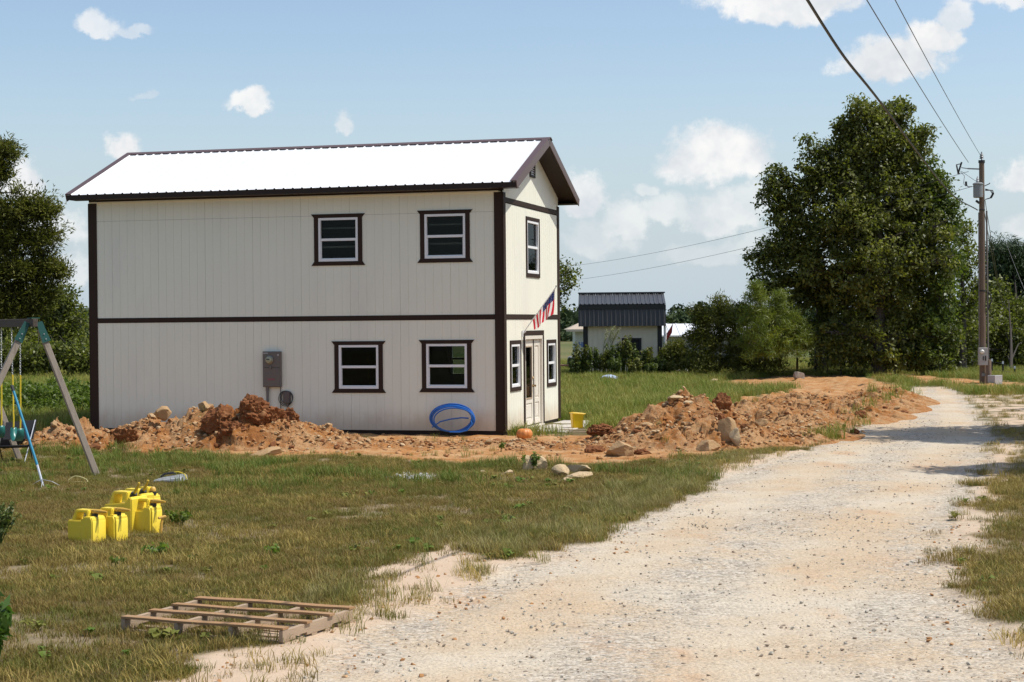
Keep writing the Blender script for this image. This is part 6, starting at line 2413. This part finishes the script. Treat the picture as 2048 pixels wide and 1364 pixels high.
def tuft(name, m, n, h, spread, w, seed, lean=.5):
    r_ = np.random.default_rng(seed)
    V, F = [], []
    for i in range(n):
        a, b = r_.uniform(0, 2 * PI), r_.uniform(0, 2 * PI)
        rad = spread * math.sqrt(r_.random())
        x, y = rad * math.cos(a), rad * math.sin(a)
        hh = h * r_.uniform(.45, 1.0)
        ln = lean * hh * r_.uniform(.2, 1)
        dx, dy = math.cos(b), math.sin(b)
        sx, sy = -dy * w / 2, dx * w / 2
        k = len(V)
        V += [(x - sx, y - sy, -.01), (x + sx, y + sy, -.01), (x + dx * ln * .35 + sx * .8, y + dy * ln * .35 + sy * .8, hh * .6), (x + dx * ln * .35 - sx * .8, y + dy * ln * .35 - sy * .8, hh * .6), (x + dx * ln, y + dy * ln, hh)]
        F += [(k, k + 1, k + 2, k + 3), (k + 3, k + 2, k + 4)]
    return proto_mesh(name, V, F, m)


def scatter(name, P, rot, scl, protos, label):
    """one object; instances of the protos on its vertices"""
    if len(P) == 0: return
    coll = bpy.data.collections.new('src_' + name)
    for o in dict.fromkeys(protos): coll.objects.link(o)
    me = bpy.data.meshes.new(name)
    P = np.asarray(P, np.float32)
    me.vertices.add(len(P))
    me.vertices.foreach_set('co', P.ravel())
    a = me.attributes.new('rot', 'FLOAT_VECTOR', 'POINT')
    a.data.foreach_set('vector', np.asarray(rot, np.float32).ravel())
    a = me.attributes.new('scl', 'FLOAT', 'POINT')
    a.data.foreach_set('value', np.asarray(scl, np.float32))
    o = link(bpy.data.objects.new(name, me))
    ng = bpy.data.node_groups.new(name, 'GeometryNodeTree')
    ng.interface.new_socket('Geometry', in_out='INPUT', socket_type='NodeSocketGeometry')
    ng.interface.new_socket('Geometry', in_out='OUTPUT', socket_type='NodeSocketGeometry')
    N = ng.nodes.new
    gi, go = N('NodeGroupInput'), N('NodeGroupOutput')
    ci = N('GeometryNodeCollectionInfo')
    ci.inputs['Collection'].default_value = coll
    ci.inputs['Separate Children'].default_value = True
    ci.inputs['Reset Children'].default_value = True
    iop = N('GeometryNodeInstanceOnPoints')
    iop.inputs['Pick Instance'].default_value = True
    ar = N('GeometryNodeInputNamedAttribute')
    ar.data_type = 'FLOAT_VECTOR'
    ar.inputs['Name'].default_value = 'rot'
    as_ = N('GeometryNodeInputNamedAttribute')
    as_.data_type = 'FLOAT'
    as_.inputs['Name'].default_value = 'scl'
    er = N('FunctionNodeEulerToRotation')
    rv = N('FunctionNodeRandomValue')
    rv.data_type = 'INT'
    rv.inputs['Min'].default_value = 0
    [s for s in rv.inputs if s.name == 'Max' and s.type == 'INT'][0].default_value = len(protos) - 1
    [s for s in rv.inputs if s.name == 'Min' and s.type == 'INT'][0].default_value = 0
    K = ng.links.new
    K(gi.outputs[0], iop.inputs['Points'])
    K(ci.outputs[0], iop.inputs['Instance'])
    K([s for s in rv.outputs if s.type == 'INT'][0], iop.inputs['Instance Index'])
    K(ar.outputs['Attribute'], er.inputs[0])
    K(er.outputs[0], iop.inputs['Rotation'])
    K(as_.outputs['Attribute'], iop.inputs['Scale'])
    K(iop.outputs[0], go.inputs[0])
    md = o.modifiers.new('scatter', 'NODES')
    md.node_group = ng
    return tag(o, label, kind='stuff')


PAIL = at(1154, 857)


def inside_house(x, y):
    dx, dy = x - HX, y - HY
    c, s_ = math.cos(YAW), math.sin(YAW)
    lx, ly = dx * c - dy * s_, dx * s_ + dy * c
    return (lx > -HL - .05) & (lx < .05) & (ly > -.03) & (ly < HW + .05) | (lx > 0) & (lx < 1.2) & (ly > 1.15) & (ly < 5.8) | (np.abs(x - PAIL.x) < .26) & (y > PAIL.y - 3.2) & (y < PAIL.y + .3)


def sample(n, x0, x1, y0, y1, seed, frame=True):
    r_ = np.random.default_rng(seed)
    x, y = r_.uniform(x0, x1, n), r_.uniform(y0, y1, n)
    if frame:
        k = np.abs(x / y) < .31
        x, y = x[k], y[k]
    return x, y, r_


G_LAWN = grass_mat('lawn_grass', [(0.124, 0.144, 0.020), (0.185, 0.161, 0.030), (0.312, 0.213, 0.063), (0.189, 0.128, 0.040)], .55)
G_TALL = grass_mat('field_grass', [(0.145, 0.216, 0.025), (0.204, 0.235, 0.034), (0.369, 0.319, 0.080), (0.253, 0.235, 0.048)], .25)
G_LUSH = grass_mat('lush_grass', [(0.098, 0.172, 0.019), (0.145, 0.199, 0.028), (0.232, 0.224, 0.047), (0.194, 0.172, 0.037)], .6)
G_EDGE = grass_mat('edge_grass', [(0.19, 0.195, 0.04), (0.26, 0.235, 0.06), (0.38, 0.32, 0.13), (0.28, 0.235, 0.08)], .8)
G_DRY = grass_mat('dry_grass', [(0.232, 0.194, 0.040), (0.304, 0.235, 0.054), (0.463, 0.336, 0.098), (0.267, 0.194, 0.058)], .6)
dry_l = [tuft('dry_long', G_DRY, 22, .17, .13, .007, 50 + i, 1.3) for i in range(2)]
lawn_t = [tuft('turf', G_LAWN, 32, .085, .12, .0058, i, 1.5) for i in range(4)]
tall_t = [tuft('meadow', G_TALL, 24, .30, .17, .011, 10 + i, .95) for i in range(3)]
lush_t = [tuft('lush', G_LUSH, 22, .27, .13, .009, 20 + i, 1.0) for i in range(3)]
edge_t = [tuft('edge', G_EDGE, 24, .24, .14, .007, 40 + i, 1.1) for i in range(3)]
dry_t = [tuft('dry', G_DRY, 22, .10, .10, .006, 30 + i, 1.5) for i in range(3)]


def grass(name, n, box, seed, protos, s0, s1, keep, label, zf=ground_top):
    x, y, r_ = sample(n, *box, seed)
    road, sand, dirt, white, bare = masks(x, y)
    p = keep(x, y, road, sand, dirt, white, bare)
    k = (r_.random(len(x)) < p) & ~inside_house(x, y)
    x, y = x[k], y[k]
    z = zf(x, y)
    rot = np.stack([r_.normal(0, .10, len(x)), r_.normal(0, .10, len(x)), r_.uniform(0, 6.283, len(x))], -1)
    scl = r_.uniform(s0, s1, len(x)) * (0.75 + .5 * fbm(x * .8, y * .8, oct=3, seed=seed))
    return scatter(name, np.stack([x, y, z], -1), rot, scl, protos, label)


def rightside(x, y):          # right of the drive
    return x > np.interp(y, [12, 16, 20, 28, 40, 60], [4.0, 3.9, 4.6, 7.0, 10.5, 15.5])


rosette = []
for k_ in range(2):
    V_, F_ = [], []
    r_ = np.random.default_rng(60 + k_)
    for i in range(9):
        a_ = i * 2.4 + r_.uniform(-.3, .3)
        L_, w_, h_ = r_.uniform(.07, .13), r_.uniform(.016, .026), r_.uniform(.02, .07)
        c_, s_ = math.cos(a_), math.sin(a_)
        b_ = len(V_)
        L_ *= .6
        V_ += [(0, 0, .005), (c_ * L_ * .5 - s_ * w_, s_ * L_ * .5 + c_ * w_, h_), (c_ * L_, s_ * L_, h_ * .8), (c_ * L_ * .5 + s_ * w_, s_ * L_ * .5 - c_ * w_, h_)]
        F_.append((b_, b_ + 1, b_ + 2, b_ + 3))
    rosette.append(proto_mesh('rosette', V_, F_, G_LUSH))
stalk_t = [tuft('stalk', G_DRY, 5, .30, .06, .004, 70 + i, .5) for i in range(2)]
base = lambda x, y, road, sand, dirt, white, bare: (1 - road) * (1 - sand * .96) * (1 - np.clip(dirt * 1.05, 0, 1)) * (1 - white * .9) * (1 - bare * .75)
grass('lawn_grass', 76000, (-12, 8, 11, 36.5), 1, lawn_t, .55, 1.1, base, 'short patchy green and straw-coloured lawn in front of the house')
grass('lush_grass', 9000, (-11, 4, 26, 36), 2, lush_t, .5, 1.0, lambda x, y, r, s, d, w, b: base(x, y, r, s, d, w, b) * sstep(.46, .66, fbm(x * .45, y * .45, oct=3, seed=201)) * sstep(25, 31, y) * .9, 'taller green grass on the lawn along the clay ridge')
grass('dry_grass', 26000, (-6, 12, 11, 36), 3, dry_t, .7, 1.3, lambda x, y, r, s, d, w, b: np.clip((s * .30 + (1 - s) * .75) * (1 - r) * (1 - d) * sstep(.38, .58, fbm(x * .9, y * .9, oct=4, seed=203)) * np.where(y < 20, 1.0, .6), 0, 1), 'dry straw-coloured grass along the edges of the drive')
grass('lawn_weeds', 2000, (-11, 7, 11, 36), 21, rosette, .7, 1.5, lambda x, y, r, s, d, w, b: base(x, y, r, s, d, w, b) * sstep(.5, .62, fbm(x * .7, y * .7, oct=3, seed=221)), 'flat broad-leaved weeds among the lawn grass')
grass('grass_stalks', 2400, (-11, 12, 11, 40), 22, stalk_t, .6, 1.1, lambda x, y, r, s, d, w, b: base(x, y, r, s, d, w, b) * .5, 'dry seed stalks standing above the lawn')
grass('verge_grass', 22000, (3, 22, 11, 66), 4, dry_t + dry_l + lawn_t[:1], .6, 1.1, lambda x, y, r, s, d, w, b: base(x, y, r, s, d, w, b) * rightside(x, y) * .8, 'mixed grass on the right verge of the drive')
grass('edge_grass', 14000, (-3, 6, 14, 33), 5, edge_t, .45, .95, lambda x, y, r, s, d, w, b: np.clip((1 - r) * (1 - s * .9) * (1 - d) * sstep(1.5, .25, -signed(ROAD, x, y) + .9 * (fbm(x, y, oct=3, seed=77) - .5)) * ~rightside(x, y), 0, 1) * .8, 'ragged taller grass along the left edge of the drive')
grass('meadow_grass', 34000, (0, 26, 37, 110), 6, tall_t, .7, 1.35, lambda x, y, r, s, d, w, b: (1 - r) * (1 - np.clip(d * 1.05, 0, 1)) * (~rightside(x, y) | (y > 58)) * np.where(y < 62, 1, .6), 'tall meadow grass right of the house up to the shed')
grass('field_grass', 26000, (-34, -7, 41, 120), 7, tall_t, .9, 1.6, lambda x, y, r, s, d, w, b: (1 - d) * np.where(y < 60, 1, .7), 'tall field grass behind the swing set')
grass('heap_weeds', 1500, (-10, 9, 33, 40), 8, lush_t, .3, .7, lambda x, y, r, s, d, w, b: d * .25 * sstep(.55, .7, fbm(x * .9, y * .9, oct=3, seed=207)), 'sparse green weeds on the dug earth')

# weeds behind the swing set: one mass of leaves
r_ = np.random.default_rng(31)
n = 2600
px, d = r_.uniform(-60, 205, n), r_.uniform(49, 61, n)
P = []
for a, dd in zip(px, d):
    q = far(a, 700, dd)
    hmax = .80 * (.08 + 1.0 * float(vnoise(np.array([q.x * 1.6]), np.array([q.y * .9]), None, 3)[0]))
    P.append((q.x, q.y, G0 + hmax * r_.random() ** .6))
P = np.array(P)
k = ~inside_house(P[:, 0], P[:, 1])
cards('field_weeds', P[k], .14, L_WEED, 32, label='bright green weeds growing behind the swing set', aspect=.4, per=16, crad=.22)

# loose stones: prototypes and scatters
def stone(name, m, seed, sub=1):
    o = lump(name, 1.0, seed, m, None, sub + 1, .22, (1, .8, .6), 12)
    sc.collection.objects.unlink(o)
    return o
G_STONE = mat('drive_stone', (0.40, 0.36, 0.29), .85, .35, .7, coords='World')
G_STONED = mat('drive_stone_dark', (0.30, 0.235, 0.17), .85, .35, .7, coords='World')
G_CRUMB = mat('clay_crumb', (0.36, 0.18, 0.07), .95, .4, 1.5, coords='World', dirt=(.5, .37, .22), dscale=1.9, damt=.8)
def rubble_mat():
    m = bpy.data.materials.new('clay_rubble')
    m.use_nodes = True
    g = NT(m.node_tree)
    pos = g.n('ShaderNodeNewGeometry').outputs['Position']
    rnd = g.n('ShaderNodeObjectInfo').outputs['Random']
    a = g.math('ADD', g.math('MULTIPLY', rnd, 0.75), g.math('MULTIPLY', g.noise(pos, 1.1, 4, 0.6), 0.5))
    c = g.mix(g.ramp(a, 0.28, 0.62), (0.26, 0.095, 0.028), (0.40, 0.235, 0.11))
    c = g.mix(g.ramp(a, 0.72, 1.0), c, (0.47, 0.34, 0.20))
    c = g.mix(g.ramp(g.noise(pos, 22.0, 4, 0.65), 0.4, 0.7, 0, .5), c, (0.42, 0.28, 0.15))
    b = g.n('ShaderNodeBsdfPrincipled', Base__Color=c, Roughness=0.95)
    b.inputs['Specular IOR Level'].default_value = 0.1
    g.t.links.new(b.outputs[0], g.n('ShaderNodeOutputMaterial').inputs[0])
    return m
G_RUBBLE = rubble_mat()
st_a = [stone('pebble', G_STONE, 300 + i) for i in range(3)]
st_d = [stone('dark_pebble', G_STONED, 310 + i) for i in range(2)]
cr = [stone('crumb', G_CRUMB, 320 + i) for i in range(4)]


def stones(name, n, box, seed, protos, s0, s1, keep, label, pw=2.5, zf=ground_top):
    x, y, r_ = sample(n, *box, seed)
    mk = masks(x, y)
    k = (r_.random(len(x)) < keep(x, y, *mk)) & ~inside_house(x, y)
    x, y = x[k], y[k]
    z = zf(x, y) - .03 * mk[0][k]
    s = s0 + (s1 - s0) * r_.random(len(x)) ** pw
    rot = np.stack([r_.uniform(-.4, .4, len(x)), r_.uniform(-.4, .4, len(x)), r_.uniform(0, 6.283, len(x))], -1)
    return scatter(name, np.stack([x, y, z + s * .2], -1), rot, s, protos, label)
cr2 = [stone('rubble', G_RUBBLE, 340 + i) for i in range(5)]
stones('gravel', 75000, (-5, 11, 11, 45), 11, st_a + st_d, .0045, .026, lambda x, y, r, s, d, w, b: np.clip(r * (.35 + .65 * sstep(.4, .6, fbm(x * .9, y * .5, oct=4, seed=301))) + .12 * s, 0, 1) * np.where(y < 24, 1, .5), 'loose grey gravel on the drive', 7)
stones('heap_rubble', 150000, (-10.8, 14, 32.8, 56), 15, cr2, .009, .075, lambda x, y, r, s, d, w, b: np.clip(np.maximum(heap_z(x, y, HEAP_A), heap_z(x, y, HEAP_B)) * 9, 0, 1) * np.where(y > 42, .45, 1.0) * (.25 + .75 * sstep(.42, .6, fbm(x * 1.3, y * 1.3, oct=3, seed=311))), 'broken clods and stones covering the spoil heaps', 4.5)
stones('earth_clods', 34000, (-11, 16, 32.5, 62), 12, cr, .010, .085, lambda x, y, r, s, d, w, b: np.clip(d * (.45 + .55 * (np.maximum(heap_z(x, y, HEAP_A), heap_z(x, y, HEAP_B)) > .03)), 0, 1) * np.where(y > 45, .55, 1), 'loose clods and crumbs of clay on the dug earth', 4)
stones('soil_crumbs', 2600, (-5, 6, 12, 22), 13, cr, .008, .03, lambda x, y, r, s, d, w, b: s * .8, 'small lumps of soil on the sandy edge of the drive', 3)
stones('white_gravel', 1600, (-2.5, .5, 26.5, 30), 14, [stone('white_pebble', mat('white_stone', (.6, .59, .57), .8, .2, .9, coords='World'), 330 + i) for i in range(2)], .015, .045, lambda x, y, r, s, d, w, b: w, 'patch of white gravel on the lawn', 2)
